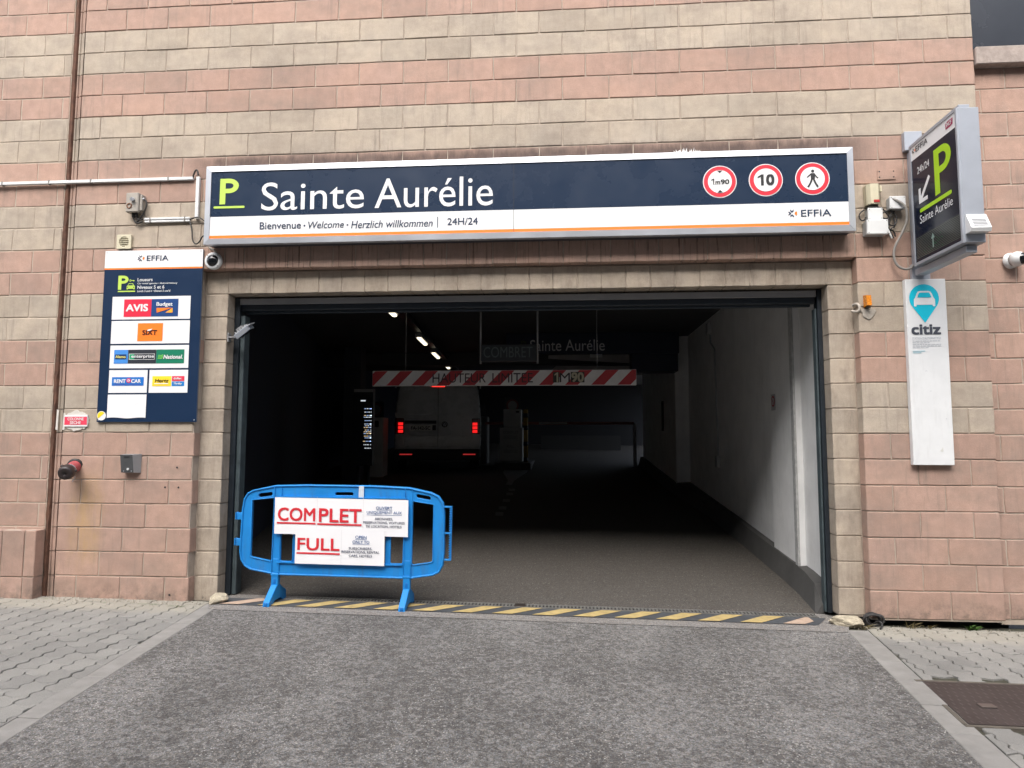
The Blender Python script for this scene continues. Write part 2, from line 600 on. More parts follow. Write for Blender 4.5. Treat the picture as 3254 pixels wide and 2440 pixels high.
def one(F, u0, v0, u1, v1, off, mt, parent, wt=.36):
    """figure 1 with a flag"""
    W_, H_ = u1 - u0, v1 - v0
    sx = u1 - wt * W_
    return poly('lettering', F, [(sx, v0), (u1, v0), (u1, v1), (sx + .1 * W_, v1), (u0, v1 - .20 * H_), (u0, v1 - .34 * H_), (sx, v1 - .22 * H_)], off, mt, parent)


def line(name, F, pts, wd, off, mt, parent):
    """flat painted polyline of even width (round-ish ends left square)"""
    vs, fs = [], []
    for (a, b), (c, d) in zip(pts[:-1], pts[1:]):
        dx, dy = c - a, d - b
        L = math.hypot(dx, dy)
        nx, ny = -dy / L * wd / 2, dx / L * wd / 2
        k = len(vs)
        vs += [F.p(a + nx, b + ny, off), F.p(a - nx, b - ny, off), F.p(c - nx, d - ny, off), F.p(c + nx, d + ny, off)]
        fs.append((k, k + 1, k + 2, k + 3))
    return mesh(name, vs, fs, mt, parent)


def gz(x):
    """street cross fall along the facade"""
    return -0.0125 * (x + 2.0)


# ------------------------------------------------------------------ ground, road, pavements
def sheet(name, pts, dz, mt, parent=None):
    """flat sheet following the cross fall"""
    return mesh(name, [(x, y, gz(x) + dz) for x, y in pts], [tuple(range(len(pts)))], mt, parent)


g = struct(sheet('ground', [(-150, -250), (150, -250), (150, 60), (-150, 60)], -0.075, M_GROUND))
KL = lambda y: -2.44 - (y + 0.154) * 0.116        # left edge of the driveway
KR = lambda y: 2.50 + (y + 0.416) * 0.140           # right edge
struct(sheet('driveway', [(KL(-3.6), -3.6), (KR(-3.6), -3.6), (KR(-0.1), -0.1), (KL(-0.1), -0.1)], 0.0, M_ROAD))
struct(sheet('street', [(-40, -60), (40, -60), (40, -3.6), (-40, -3.6)], -0.004, M_ROAD))
struct(sheet('threshold', [(KL(-.25) - .05, -0.235), (2.52, -0.245), (2.78, 0.36), (-2.78, 0.36)], 0.004, M_APRON))


def tri(t):
    t = t % 1.0
    return 4 * abs(t - 0.5) - 1


def clip(poly_, a, b, c):
    """keep a*x+b*y<=c"""
    out = []
    for i in range(len(poly_)):
        p, q = poly_[i], poly_[(i + 1) % len(poly_)]
        dp, dq = a * p[0] + b * p[1] - c, a * q[0] + b * q[1] - c
        if dp <= 0:
            out.append(p)
        if (dp < 0 < dq) or (dq < 0 < dp):
            t = dp / (dp - dq)
            out.append((p[0] + t * (q[0] - p[0]), p[1] + t * (q[1] - p[1])))
    return out


def pavers(root, xa, xb, ya, planes, holes=(), rot=0.0):
    W_, L_ = 0.145, 0.205
    J = 0.0036
    rr = random.Random(3)
    nc = int((xb - xa) / W_) + 2
    nr = int(-ya / L_) + 3
    cnt = 0
    for c in range(-1, nc):
        for r in range(-1, nr):
            y1 = -r * L_ - (L_ / 2 if c % 2 else 0)
            y0 = y1 - L_
            x0 = xa + c * W_
            x1 = x0 + W_
            pts = []
            n = 8
            for k in range(n):
                pts.append((x0 + J + (x1 - x0 - 2 * J) * k / n, y0 + J))
            for k in range(n):
                pts.append((x1 - J, y0 + J + (y1 - y0 - 2 * J) * k / n))
            for k in range(n):
                pts.append((x1 - J - (x1 - x0 - 2 * J) * k / n, y1 - J))
            for k in range(n):
                pts.append((x0 + J, y1 - J - (y1 - y0 - 2 * J) * k / n))
            q = []
            for x, y in pts:
                wx = x + 0.018 * tri(y / (L_ / 2) + 0.15)
                wy = y + 0.014 * tri((x - xa) / W_ * 1.0)
                q.append((wx, wy))
            for pl in planes:
                q = clip(q, *pl)
                if len(q) < 3:
                    break
            if len(q) < 3:
                continue
            cx = sum(p[0] for p in q) / len(q)
            cy = sum(p[1] for p in q) / len(q)
            if any(h(cx, cy) for h in holes):
                continue
            ar = abs(sum(q[i][0] * q[(i + 1) % len(q)][1] - q[(i + 1) % len(q)][0] * q[i][1] for i in range(len(q)))) / 2
            if ar < 0.002:
                continue
            dz = rr.uniform(-0.003, 0.002)
            tx, ty = rr.uniform(-.012, .012), rr.uniform(-.012, .012)
            zf = lambda x, y: gz(cx) + dz + (x - cx) * (tx - .0125) + (y - cy) * ty
            n = len(q)
            ins = [(cx + (x - cx) * 0.955, cy + (y - cy) * 0.955) for x, y in q]
            vs = [(x - cx, y - cy, zf(x, y)) for x, y in ins] + [(x - cx, y - cy, zf(x, y) - 0.004) for x, y in q] + [(x - cx, y - cy, gz(cx) - 0.05) for x, y in q]
            fs = [tuple(range(n))]
            for k in range(n):
                k2 = (k + 1) % n
                fs.append((n + k, n + k2, k2, k))
                fs.append((2 * n + k, 2 * n + k2, n + k2, n + k))
            link('paver', raw(vs, fs, M_PAVER), root, (cx, cy, 0))
            cnt += 1
    return cnt


def kerb_stones(root, fx, y0, y1, wd, sgn, L):
    """flush edging stones along the driveway"""
    y = y1
    rr = random.Random(9)
    while y > y0:
        ya, yb = y - L + 0.006, y
        pts = [(fx(yb), yb), (fx(ya), ya), (fx(ya) + sgn * wd, ya), (fx(yb) + sgn * wd, yb)]
        dz = rr.uniform(0.001, 0.005)
        vs = [(a, b, gz(a) + dz) for a, b in pts] + [(a, b, gz(a) - 0.06) for a, b in pts]
        bm = bmesh.new()
        bv = [bm.verts.new(v) for v in vs]
        for f in ((0, 1, 2, 3), (7, 6, 5, 4), (0, 4, 5, 1), (1, 5, 6, 2), (2, 6, 7, 3), (3, 7, 4, 0)):
            bm.faces.new([bv[k] for k in f])
        bmesh.ops.bevel(bm, geom=bm.edges[:], offset=0.004, segments=1, affect='EDGES')
        link('kerb_stone', bm_mesh(bm, M_KERB), root)
        y -= L


pl = struct(sheet('pavement_left', [(-9, -3.6), (KL(-3.6), -3.6), (KL(.1), .1), (-9, .1)], -0.014, M_SAND))
# keep x <= KL(y)-0.14  ->  x - .116*y... KL = -2.422+.116*y
NPL = pavers(pl, -4.95, -2.15, -2.75, [(1, 0.0, 9), (0, 1, 0.02), (1, 0.116, -2.592)])
kerb_stones(pl, KL, -3.5, -0.06, 0.13, -1, 0.56)
pr = struct(sheet('pavement_right', [(KR(-3.6), -3.6), (9, -3.6), (9, .1), (KR(.1), .1)], -0.014, M_SAND))
PX0, PX1, PY0, PY1 = 2.455, 3.45, -1.85, -1.245
HX = lambda y: 2.52 + (y + 1.3) * 0.14
NPR = pavers(pr, 2.2, 4.45, -2.6, [(0, 1, -0.03), (-1, 0.14, -(2.558 + 0.17))], holes=[lambda x, y: PY0 - .06 < y < PY1 + .06 and HX(y) - .1 < x < PX1 + .1])
kerb_stones(pr, KR, -3.4, -0.17, 0.16, 1, 0.36)

# steel access cover let into the right pavement
M_COVER = None


def cover_mat():
    q = N('checker_plate')
    P = q.pos()
    wv = []
    for a in (45, -45):
        mp = q.n('ShaderNodeMapping')
        mp.inputs['Rotation'].default_value = (0, 0, R(a))
        mp.inputs['Scale'].default_value = (34, 12, 1)
        q.l(q.n('ShaderNodeNewGeometry').outputs['Position'], mp.inputs[0])
        ck = q.n('ShaderNodeTexVoronoi', feature='F1', distance='MANHATTAN')
        ck.inputs['Scale'].default_value = 1
        ck.inputs['Randomness'].default_value = 0
        q.l(mp.outputs[0], ck.inputs['Vector'])
        wv.append(q.ramp(ck.outputs['Distance'], [(0.22, 1.0), (0.34, 0.0)]))
    h = q.math('MAXIMUM', wv[0], wv[1])
    c = q.mix(q.ramp(q.noise(P, 5, 5, 0.6), [(0.3, 0), (0.7, 1)]), (0.040, 0.031, 0.029), (0.066, 0.052, 0.049))
    c = q.mix(q.math('MULTIPLY', h, 0.7), c, (0.10, 0.085, 0.08))
    q.l(c, q.b.inputs['Base Color'])
    q.b.inputs['Metallic'].default_value = 0.25
    q.b.inputs['Roughness'].default_value = 0.55
    q.bump(h, 0.6, 0.004)
    return q.m


M_COVER = cover_mat()
ac = thing('access_cover', 'rusty brown checker-plate steel cover let into the right pavement', 'access cover', (2.95, -1.6, gz(2.95)))
zc = lambda x: gz(x) + 0.006
mesh('plate', [(HX(PY1), PY1, zc(HX(PY1))), (HX(PY0), PY0, zc(HX(PY0))), (PX1, PY0, zc(PX1)), (PX1, PY1, zc(PX1)),
               (HX(PY1), PY1, zc(HX(PY1)) - .03), (HX(PY0), PY0, zc(HX(PY0)) - .03), (PX1, PY0, zc(PX1) - .03), (PX1, PY1, zc(PX1) - .03)],
     [(0, 1, 2, 3), (0, 4, 5, 1), (1, 5, 6, 2), (2, 6, 7, 3), (3, 7, 4, 0)], M_COVER, ac)
fr = mat('cover_frame', (0.12, 0.105, 0.085), 0.8, 0.2, var=0.3, scale=20)
for a, b, c_, d in (((HX(PY1) - .03, PY1), (HX(PY0) - .03, PY0), (HX(PY0) - .006, PY0), (HX(PY1) - .006, PY1)),
                    ((HX(PY1) - .03, PY1 + .03), (HX(PY1) - .03, PY1 + .006), (PX1, PY1 + .006), (PX1, PY1 + .03)),
                    ((HX(PY0) - .03, PY0 - .006), (HX(PY0) - .03, PY0 - .03), (PX1, PY0 - .03), (PX1, PY0 - .006))):
    vs = [(p[0], p[1], gz(p[0]) + .004) for p in (a, b, c_, d)] + [(p[0], p[1], gz(p[0]) - .04) for p in (a, b, c_, d)]
    mesh('frame', vs, [(0, 1, 2, 3), (0, 4, 5, 1), (1, 5, 6, 2), (2, 6, 7, 3), (3, 7, 4, 0)], fr, ac)
box('lifting_plate', 2.64, 2.72, -1.63, -1.58, zc(2.66) + .001, zc(2.66) + .006, mat('lift_plate', (0.17, 0.14, 0.125), 0.5, 0.5, var=0.2), ac, 0.001)

# painted hazard strip and slotted drain across the threshold
M_YEL = mat('worn_yellow_paint', (0.46, 0.345, 0.145), 0.75, var=0.22, scale=16, bump=0.3, bscale=120, grime=0.25)
M_PINK = mat('faded_paint', (0.46, 0.335, 0.25), 0.8, var=0.2, scale=16, grime=0.25)
M_DARKP = mat('worn_black_paint', (0.062, 0.066, 0.072), 0.75, var=0.25, scale=16, bump=0.3, bscale=120)
hz = thing('hazard_strip', 'worn yellow and black striped strip painted across the garage threshold', 'floor marking', (0, 0.03, gz(0)))
SY0, SY1 = -0.085, 0.135
sl = 0.24
mesh('black_band', [(x, y, gz(x) + 0.008) for x, y in ((-2.50, SY0), (2.36, SY0), (2.50, SY1), (-2.50, SY1))], [(0, 1, 2, 3)], M_DARKP, hz)
k = 0
x = -2.47
while x < 2.30:
    wd = 0.165
    a, b, c_, d = (x, SY0 + .004), (x + wd, SY0 + .004), (x + wd + sl, SY1 - .004), (x + sl, SY1 - .004)
    pts = clip([a, b, c_, d], 1, 0, 2.36)
    if len(pts) > 2:
        mesh('stripe', [(p[0], p[1], gz(p[0]) + 0.012) for p in pts], [tuple(range(len(pts)))], M_PINK if (k == 0 or x > 1.95) else M_YEL, hz)
    x += 0.326
    k += 1
dr = thing('drain_channel', 'slotted grey metal drain channel behind the hazard strip', 'drain', (0, 0.19, gz(0)))
mesh('channel', [(x, y, gz(x) + 0.006) for x, y in ((-1.85, .140), (2.45, .140), (2.45, .245), (-1.85, .245))], [(0, 1, 2, 3)], mat('drain_dark', (0.03, 0.03, 0.03), 0.9), dr)
M_GRATE = mat('galvanised_grate', (0.20, 0.195, 0.18), 0.6, 0.4, var=0.25, scale=20)
for yy in (.140, .230):
    mesh('rail', [(x, y, gz(x) + z) for z in (0.014, 0.004) for x, y in ((-1.85, yy), (2.45, yy), (2.45, yy + .014), (-1.85, yy + .014))],
         [(0, 1, 2, 3), (0, 4, 5, 1), (2, 6, 7, 3)], M_GRATE, dr)
vs, fs = [], []
x = -1.84
while x < 2.44:
    k = len(vs)
    for z in (0.013, 0.006):
        vs += [(x, .153, gz(x) + z), (x + .014, .153, gz(x) + z), (x + .014, .231, gz(x) + z), (x, .231, gz(x) + z)]
    fs += [(k, k + 1, k + 2, k + 3), (k, k + 4, k + 5, k + 1), (k + 1, k + 5, k + 6, k + 2), (k + 3, k + 7, k + 4, k)]
    x += 0.030
stuff(mesh('bar_row', vs, fs, M_GRATE, dr))
box('lid', -.02, .07, .146, .24, gz(0) + .008, gz(0) + .017, mat('drain_lid', (0.05, 0.04, 0.035), 0.6, 0.5), dr, 0.002)

# ------------------------------------------------------------------ the garage facade, block by block
CH = 0.2051
XL, XR = -2.785, 2.790        # edges of the recessed portal
PL, PR = -2.575, 2.585        # clear opening
PY = 0.09                     # depth of the portal step
JT = 0.0044                    # half a joint
BLK = {}


def block_me(wd, ht, dp, mt, key):
    kk = (round(wd, 3), round(ht, 3), round(dp, 3), mt.name, key)
    if kk in BLK:
        return BLK[kk]
    rr = random.Random(hash((round(wd, 3), round(ht, 3), key)) & 0xffff)
    b = 0.0045
    x, z = wd / 2, ht / 2
    j = lambda: rr.uniform(-0.0022, 0.0022)
    vs, fs = [], []
    mid = []
    ring = [(-x, -z), (0, -z), (x, -z), (x, 0), (x, z), (0, z), (-x, z), (-x, 0)]
    outer = [(a + j(), c + j()) for a, c in ring]
    for a, c in outer:
        vs.append((a - (b if a > 0.001 else -b if a < -0.001 else 0) * 1.0, 0, c - (b if c > 0.001 else -b if c < -0.001 else 0)))
    for a, c in outer:
        vs.append((a, b, c))
    for a, c in ring:
        vs.append((a, dp, c))
    fs.append(tuple(range(8)))
    for k in range(8):
        k2 = (k + 1) % 8
        fs.append((k, 8 + k, 8 + k2, k2))
        fs.append((8 + k, 16 + k, 16 + k2, 8 + k2))
    me = raw(vs, fs, mt)
    BLK[kk] = me
    return me


RB = random.Random(11)


def lay(root, name, xa, xb, za, zb, yf, mt, dp=0.10):
    wd, ht = xb - xa - 2 * JT, zb - za - 2 * JT
    if wd < 0.012:
        return None
    o = link(name, block_me(wd, ht, dp, mt, RB.randrange(4)), root,
             ((xa + xb) / 2, yf + RB.uniform(-0.0018, 0.0018), (za + zb) / 2))
    return o


def is_red(i):
    if i <= 6:
        return True
    return ((i - 7) // 2) % 2 == 1


fac = thing('parking_facade', 'pink and cream banded block facade with the wide garage entrance', 'building', (0, 0, 0))
# backing walls (mortar shows between the blocks)
MB = 0.0070
box('mortar_bed', -3.995, XL - .014, MB, 0.30, -0.02, 14 * CH, M_MORTAR, fac)
box('mortar_bed', XR + .014, 3.790, MB, 0.30, -0.02, 14 * CH, M_MORTAR, fac)
box('mortar_bed', -3.995, 3.790, MB, 0.30, 14 * CH + .014, 9.2, M_MORTAR, fac)
box('mortar_bed', XL - .013, PL - .014, PY + MB, 0.30, -0.02, 14 * CH, M_MORTAR, fac)
box('mortar_bed', -4.11, -3.996, 0.045, 0.30, -0.02, 9.2, M_MORTAR, fac)
box('mortar_bed', PR + .014, XR + .013, PY + MB, 0.30, -0.02, 14 * CH, M_MORTAR, fac)
box('mortar_bed', PL - .013, PR + .013, PY + MB, 0.30, 13 * CH + .014, 14 * CH, M_MORTAR, fac)

hidden_v, hidden_f = [], []


hidden_m = []


def add_hidden(xa, xb, za, zb, yf, red=True):
    k = len(hidden_v)
    hidden_v.extend([(xa + JT, yf, za + JT), (xb - JT, yf, za + JT), (xb - JT, yf, zb - JT), (xa + JT, yf, zb - JT)])
    hidden_f.append((k, k + 1, k + 2, k + 3))
    hidden_m.append(0 if red else 1)


def put_hidden(name, par):
    o = stuff(mesh(name, hidden_v, hidden_f, M_RED, par))
    o.data.materials.append(M_CREAM)
    o.data.polygons.foreach_set('material_index', hidden_m)
    return o


def course_blocks(i, xa, xb):
    off = 0.0 if i % 2 else 0.2
    xs = [xa]
    k = math.ceil((xa - off) / 0.4 + 1e-6)
    while off + 0.4 * k < xb - 1e-4:
        v = off + 0.4 * k
        if v - xs[-1] > 0.03:
            xs.append(v)
        k += 1
    xs.append(xb)
    return list(zip(xs[:-1], xs[1:]))


def edge_shift(i):
    return 0.0


nblk = 0
for i in range(0, 44):
    za, zb = i * CH, (i + 1) * CH
    spans = [(-4.0, XL), (XR, 3.8)] if i < 14 else [(-4.0, 3.8)]
    for xa, xb in spans:
        if i == 14:
            continue
        for a, b in course_blocks(i, xa, xb):
            red = is_red(i)
            mt = M_RED if red else M_CREAM
            if i in (18, 19) and -3.2 < (a + b) / 2 < 3.2:
                mt = M_RED_SOOT if red else M_CREAM_SOOT
            if i < 6:
                mt = M_RED_BASE
            zz = za
            # wholly behind the long sign, or above the picture: joined into one part
            behind = 15 <= i <= 17 and a > -2.6 and b < 2.6
            if i > 26 or behind:
                add_hidden(a, b, za, zb, 0.0, red)
                continue
            lay(fac, 'block', a, b, za if i else -0.012, zb, 0.0, mt)
            nblk += 1
# pink course over the portal: half-length blocks
xs = [-4.0, -3.8, -3.4, -3.0, -2.79, -2.58] + [-2.4 + .2 * k for k in range(26)] + [2.79, 3.0, 3.4, 3.8]
for a, b in zip(xs[:-1], xs[1:]):
    lay(fac, 'band_block', a, b, 14 * CH, 15 * CH, 0.0, M_RED_DRIP_SHADE if -2.9 < a < 2.9 else M_RED)
# portal: square cream blocks, jambs and head
for i in range(14):
    z0 = i * CH if i else -0.012
    lay(fac, 'portal_block', XL, PL, z0, (i + 1) * CH, PY, M_CREAM_SCUFF, 0.20)
    lay(fac, 'portal_block', PR, XR, z0, (i + 1) * CH, PY, M_CREAM_SCUFF, 0.20)
n = 25
for k in range(n):
    a = PL + (PR - PL) * k / n
    b = PL + (PR - PL) * (k + 1) / n
    lay(fac, 'portal_block', a, b, 13 * CH, 14 * CH, PY, M_CREAM_SCUFF, 0.20)
# coved edge strip beside the movement joint
for i in range(0, 44):
    red = is_red(i)
    mt = M_RED_EDGE if red else M_CREAM_EDGE
    z0, z1 = i * CH + .004, (i + 1) * CH - .004
    prof = [(-4.0735, .036), (-4.062, .012), (-4.046, .006), (-4.040, .016), (-4.030, .016), (-4.024, .004), (-4.004, .002), (-4.004, .06), (-4.0735, .06)]
    vs = [(a, b, z) for z in (z0, z1) for a, b in prof]
    n = len(prof)
    fs = [(k, (k + 1) % n, n + (k + 1) % n, n + k) for k in range(n)] + [tuple(range(n))[::-1], tuple(range(n, 2 * n))]
    if i < 27:
        link('edge_block', raw(vs, fs, mt), fac)
put_hidden('upper_block_courses', fac)
# rust-stained movement joint
bm = bmesh.new()
rr = random.Random(5)
prev = None
zs = [k * 0.06 for k in range(-1, 154)]
vs, fs = [], []
for z in zs:
    a = rr.uniform(-.004, .004)
    b = rr.uniform(-.004, .004)
    vs += [(-4.118 + a, .03, z), (-4.106 + a, .006 + a, z), (-4.084 + b, .008 + b, z), (-4.074 + b, .03, z)]
for k in range(len(zs) - 1):
    for j in range(3):
        fs.append((4 * k + j, 4 * k + j + 1, 4 * k + 5 + j, 4 * k + 4 + j))
mesh('movement_joint', vs, fs, M_RUST, fac)

# left neighbour wall
lw = thing('left_wall', 'pink and cream block wall left of the rusty vertical joint', 'wall', (-4.6, 0, 0))
LY = 0.012
box('mortar_bed', -9, -4.118, LY + .0045, 0.30, -0.05, 9.2, mat('pale_mortar', (0.43, 0.36, 0.29), 0.95, var=0.15, scale=9, bump=0.4, bscale=90), lw)
hidden_v, hidden_f, hidden_m = [], [], []
for i in range(0, 44):
    za, zb = i * CH, (i + 1) * CH
    xs = [-4.12]
    v = -4.19 if i % 2 else -4.39
    while v > -8.9:
        xs.append(v)
        v -= 0.4
    for b, a in zip(xs[:-1], xs[1:]):
        mt = (M_RED_BASE if i < 6 else M_RED) if is_red(i) else M_CREAM
        if i > 26 or b < -5.3:
            add_hidden(a, b, za, zb, LY, is_red(i))
        elif i > 2 or True:
            lay(lw, 'block', a, b, za, zb, LY, mt)
put_hidden('upper_block_courses', lw)
# projecting plinth of upright blocks
pth = thing('wall_plinth', 'projecting pink block plinth at the foot of the left wall', 'plinth', (-4.5, -0.06, 0))
box('mortar_bed', -9, -4.112, -.092, LY - .003, -0.05, 0.595, M_MORTAR, pth)
xs = [-4.10, -4.205]
while xs[-1] > -8.8:
    xs.append(xs[-1] - 0.2051)
for b, a in zip(xs[:-1], xs[1:]):
    if b < -5.4:
        continue
    lay(pth, 'block', a, b, 0.205, 0.60, -0.10, M_RED_BASE)
    lay(pth, 'block', a, b, -0.03, 0.205, -0.10, M_RED_BASE)

# right neighbour wall with window
rw = thing('right_wall', 'plain pink block wall set back at the right edge under the window', 'wall', (4.4, 0.06, 0))
RY = 0.06
box('mortar_bed', 3.803, 9, RY + .0055, 0.30, -0.05, 4.47, M_MORTAR, rw)
hidden_v, hidden_f, hidden_m = [], [], []
for i in range(0, 22):
    za, zb = i * CH - .012, (i + 1) * CH - .012
    if i == 21:
        zb = 4.48
    xs = [3.803]
    v = 3.87 if i % 2 == 0 else 4.07
    while v < 8.9:
        xs.append(v)
        v += 0.4
    for a, b in zip(xs[:-1], xs[1:]):
        if a > 4.9:
            add_hidden(a, b, za, zb, RY)
        else:
            lay(rw, 'block', a, b, za, zb, RY, M_RED_BASE if i < 2 else M_RED)
put_hidden('far_block_courses', rw)
wn = thing('dark_window', 'dark window opening with a concrete sill at the top right corner', 'window', (4.4, 0.1, 4.48))
M_SILL = mat('sill_concrete', (0.36, 0.30, 0.265), 0.9, var=0.25, scale=18, bump=0.5, bscale=80, grime=0.45)
box('sill', 3.806, 9, -0.02, 0.36, 4.475, 4.625, M_SILL, wn, 0.006)
box('pane', 3.806, 9, 0.30, 0.34, 4.75, 7.4, mat('tinted_pane', (0.02, 0.024, 0.032), 0.25, spec=0.5, var=.2, scale=2), wn)
box('frame', 3.806, 9, 0.27, 0.36, 4.627, 4.75, mat('dark_frame', (0.02, 0.026, 0.034), 0.5), wn, .004)
box('lintel', 3.806, 9, 0.03, 0.36, 7.4, 9.2, M_MORTAR, wn)

# ------------------------------------------------------------------ inside the garage
RS = 0.07
fz = lambda x, y: gz(x) + max(0.0, y - 0.25) * RS
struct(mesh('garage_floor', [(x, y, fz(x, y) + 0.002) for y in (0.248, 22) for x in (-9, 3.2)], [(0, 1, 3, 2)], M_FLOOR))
CZ = 3.25
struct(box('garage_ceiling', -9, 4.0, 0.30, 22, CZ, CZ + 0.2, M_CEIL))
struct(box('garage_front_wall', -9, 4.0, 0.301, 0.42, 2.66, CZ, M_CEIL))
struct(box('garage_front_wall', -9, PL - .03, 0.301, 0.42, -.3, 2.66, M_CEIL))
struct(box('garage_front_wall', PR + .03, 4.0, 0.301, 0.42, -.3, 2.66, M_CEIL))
rwl = struct(mesh('garage_wall_right', [(2.66, .42, -.2), (2.66, 6.6, -.2), (2.42, 6.6, -.2), (2.42, 11.5, -.2), (4.0, 11.5, -.2),
                                        (2.66, .42, CZ), (2.66, 6.6, CZ), (2.42, 6.6, CZ), (2.42, 11.5, CZ), (4.0, 11.5, CZ)],
                  [(k, k + 1, k + 6, k + 5) for k in range(4)], M_WHITEWALL))
# white wall: shallow pilaster with a joint strip
box('pilaster', 2.605, 2.659, .98, 1.75, -.1, CZ - .01, M_WHITEWALL, rwl)
box('joint_strip', 2.585, 2.604, .98, 1.06, -.1, CZ - .01, mat('joint_paint', (0.42, 0.42, 0.41), 0.7, var=.3, scale=20), rwl, .004)
# dark sloping kerb along it
ys = [.28, .5, .8, 1.3, 2, 3, 4.5, 6.5, 9, 11.5]
xi = [2.50, 2.52, 2.545, 2.56, 2.56, 2.56, 2.55, 2.40, 2.32, 2.32]
hh = [.08, .19, .21, .21, .21, .22, .22, .22, .20, .2]
vs, fs = [], []
for y, a, h in zip(ys, xi, hh):
    z = fz(a, y)
    vs += [(a - .03, y, z - .02), (a + .03, y, z + h), (2.7, y, z + h + .01)]
for k in range(len(ys) - 1):
    fs += [(3 * k, 3 * k + 1, 3 * k + 4, 3 * k + 3), (3 * k + 1, 3 * k + 2, 3 * k + 5, 3 * k + 4)]
fs.append((0, 1, 2))
struct(mesh('wall_kerb', vs, fs, M_PLINTH))
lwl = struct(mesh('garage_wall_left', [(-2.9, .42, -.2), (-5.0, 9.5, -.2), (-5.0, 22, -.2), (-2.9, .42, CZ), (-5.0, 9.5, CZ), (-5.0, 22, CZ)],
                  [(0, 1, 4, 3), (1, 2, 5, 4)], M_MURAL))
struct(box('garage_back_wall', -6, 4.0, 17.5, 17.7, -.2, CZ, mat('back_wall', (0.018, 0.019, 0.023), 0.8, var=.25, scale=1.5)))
cl = tag(box('column', -4.05, -3.7, 7.6, 7.95, .2, CZ - .004, mat('column_paint', (0.05, 0.055, 0.07), 0.7, var=.2)), 'dark square column beside the left interior wall', 'column')
beam = thing('ceiling_beam', 'dark concrete beam crossing the garage ceiling', 'beam', (-1, 4.3, CZ - .3))
box('beam', -6, 2.655, 8.6, 9.0, CZ - .28, CZ - .004, M_CEIL, beam, .01)

# steel frame and rolled shutter in the opening
sf = thing('shutter_frame', 'dark steel roller shutter frame lining the garage opening', 'shutter', (0, 0.25, 0))
box('jamb', PL - .003, PL + .045, .215, .30, gz(PL) + .01, 2.66, M_STEEL, sf, .003)
box('guide', PL + .046, PL + .085, .24, .34, gz(PL) + .01, 2.50, M_STEELP, sf, .004)
box('jamb', PR - .032, PR + .003, .215, .30, gz(PR) + .03, 2.66, M_STEEL, sf, .003)
box('guide', PR - .048, PR - .033, .24, .31, gz(PR) + .03, 2.50, M_STEELP, sf, .004)
box('head_plate', PL + .046, PR - .041, .212, .235, 2.598, 2.652, M_GREYMETAL, sf, .002)
box('shutter_box', PL + .046, PR - .041, .240, .298, 2.545, 2.640, M_STEEL, sf, .004)
box('bottom_rail', PL + .06, PR - .06, .30, .335, 2.528, 2.580, mat('shutter_rail', (0.025, 0.036, 0.048), 0.5, 0.1, var=.2), sf, .006)

# ------------------------------------------------------------------ the long entrance sign
sg = thing('entrance_sign', 'long navy and white lightbox sign reading Sainte Aurélie over the entrance', 'sign', (0, -0.08, 3.05))
SYF = -0.150
F = wallF(SYF)
x0, x1, z0, z1 = -2.690, 2.735, 3.050, 3.742
box('case', x0 + .012, x1 - .012, -0.132, 0.0 - .003, z0 + .012, z1 - .012, mat('sign_case', (0.05, 0.055, 0.065), 0.5), sg)
bw = 0.050
# mitred aluminium frame, four bars sloping back to the outside
for nm, (a, b, c_, d) in (('t', ((x0, z1), (x1, z1), (x1 - bw, z1 - bw), (x0 + bw, z1 - bw))), ('b', ((x1, z0), (x0, z0), (x0 + bw, z0 + bw), (x1 - bw, z0 + bw))),
                          ('l', ((x0, z0), (x0, z1), (x0 + bw, z1 - bw), (x0 + bw, z0 + bw))), ('r', ((x1, z1), (x1, z0), (x1 - bw, z0 + bw), (x1 - bw, z1 - bw)))):
    q = [a, b, c_, d]
    cxm = sum(p[0] for p in q) / 4
    czm = sum(p[1] for p in q) / 4
    q = [(p[0] + (0.0012 if p[0] < cxm else -0.0012) * (nm in 'tb'), p[1] + (0.0012 if p[1] < czm else -0.0012) * (nm in 'lr')) for p in q]
    vs = [(q[0][0], SYF - .002, q[0][1]), (q[1][0], SYF - .002, q[1][1]), (q[2][0], SYF - .008, q[2][1]), (q[3][0], SYF - .008, q[3][1])]
    vs += [(q[0][0], -.10, q[0][1]), (q[1][0], -.10, q[1][1]), (q[2][0], SYF + .006, q[2][1]), (q[3][0], SYF + .006, q[3][1])]
    bm = bmesh.new()
    bv = [bm.verts.new(v) for v in vs]
    for f in ((0, 1, 2, 3), (0, 4, 5, 1), (1, 5, 6, 2), (2, 6, 7, 3), (3, 7, 4, 0), (4, 7, 6, 5)):
        bm.faces.new([bv[k] for k in f])
    link('frame_bar', bm_mesh(bm, M_ALU), sg)
MIDX = -0.009
for a, b in ((x0 + bw, MIDX - .002), (MIDX + .002, x1 - bw)):
    quad('navy_panel', F, a, 3.292, b, z1 - bw, 0.0, M_NAVY, sg)
    quad('white_panel', F, a, 3.127, b, 3.292, 0.0, M_WHITE, sg)
    quad('orange_line', F, a, z0 + bw, b, 3.127, 0.0, M_ORANGE, sg)
quad('panel_seam', F, MIDX - .002, z0 + bw, MIDX + .002, z1 - bw, -.001, M_BLACK, sg)


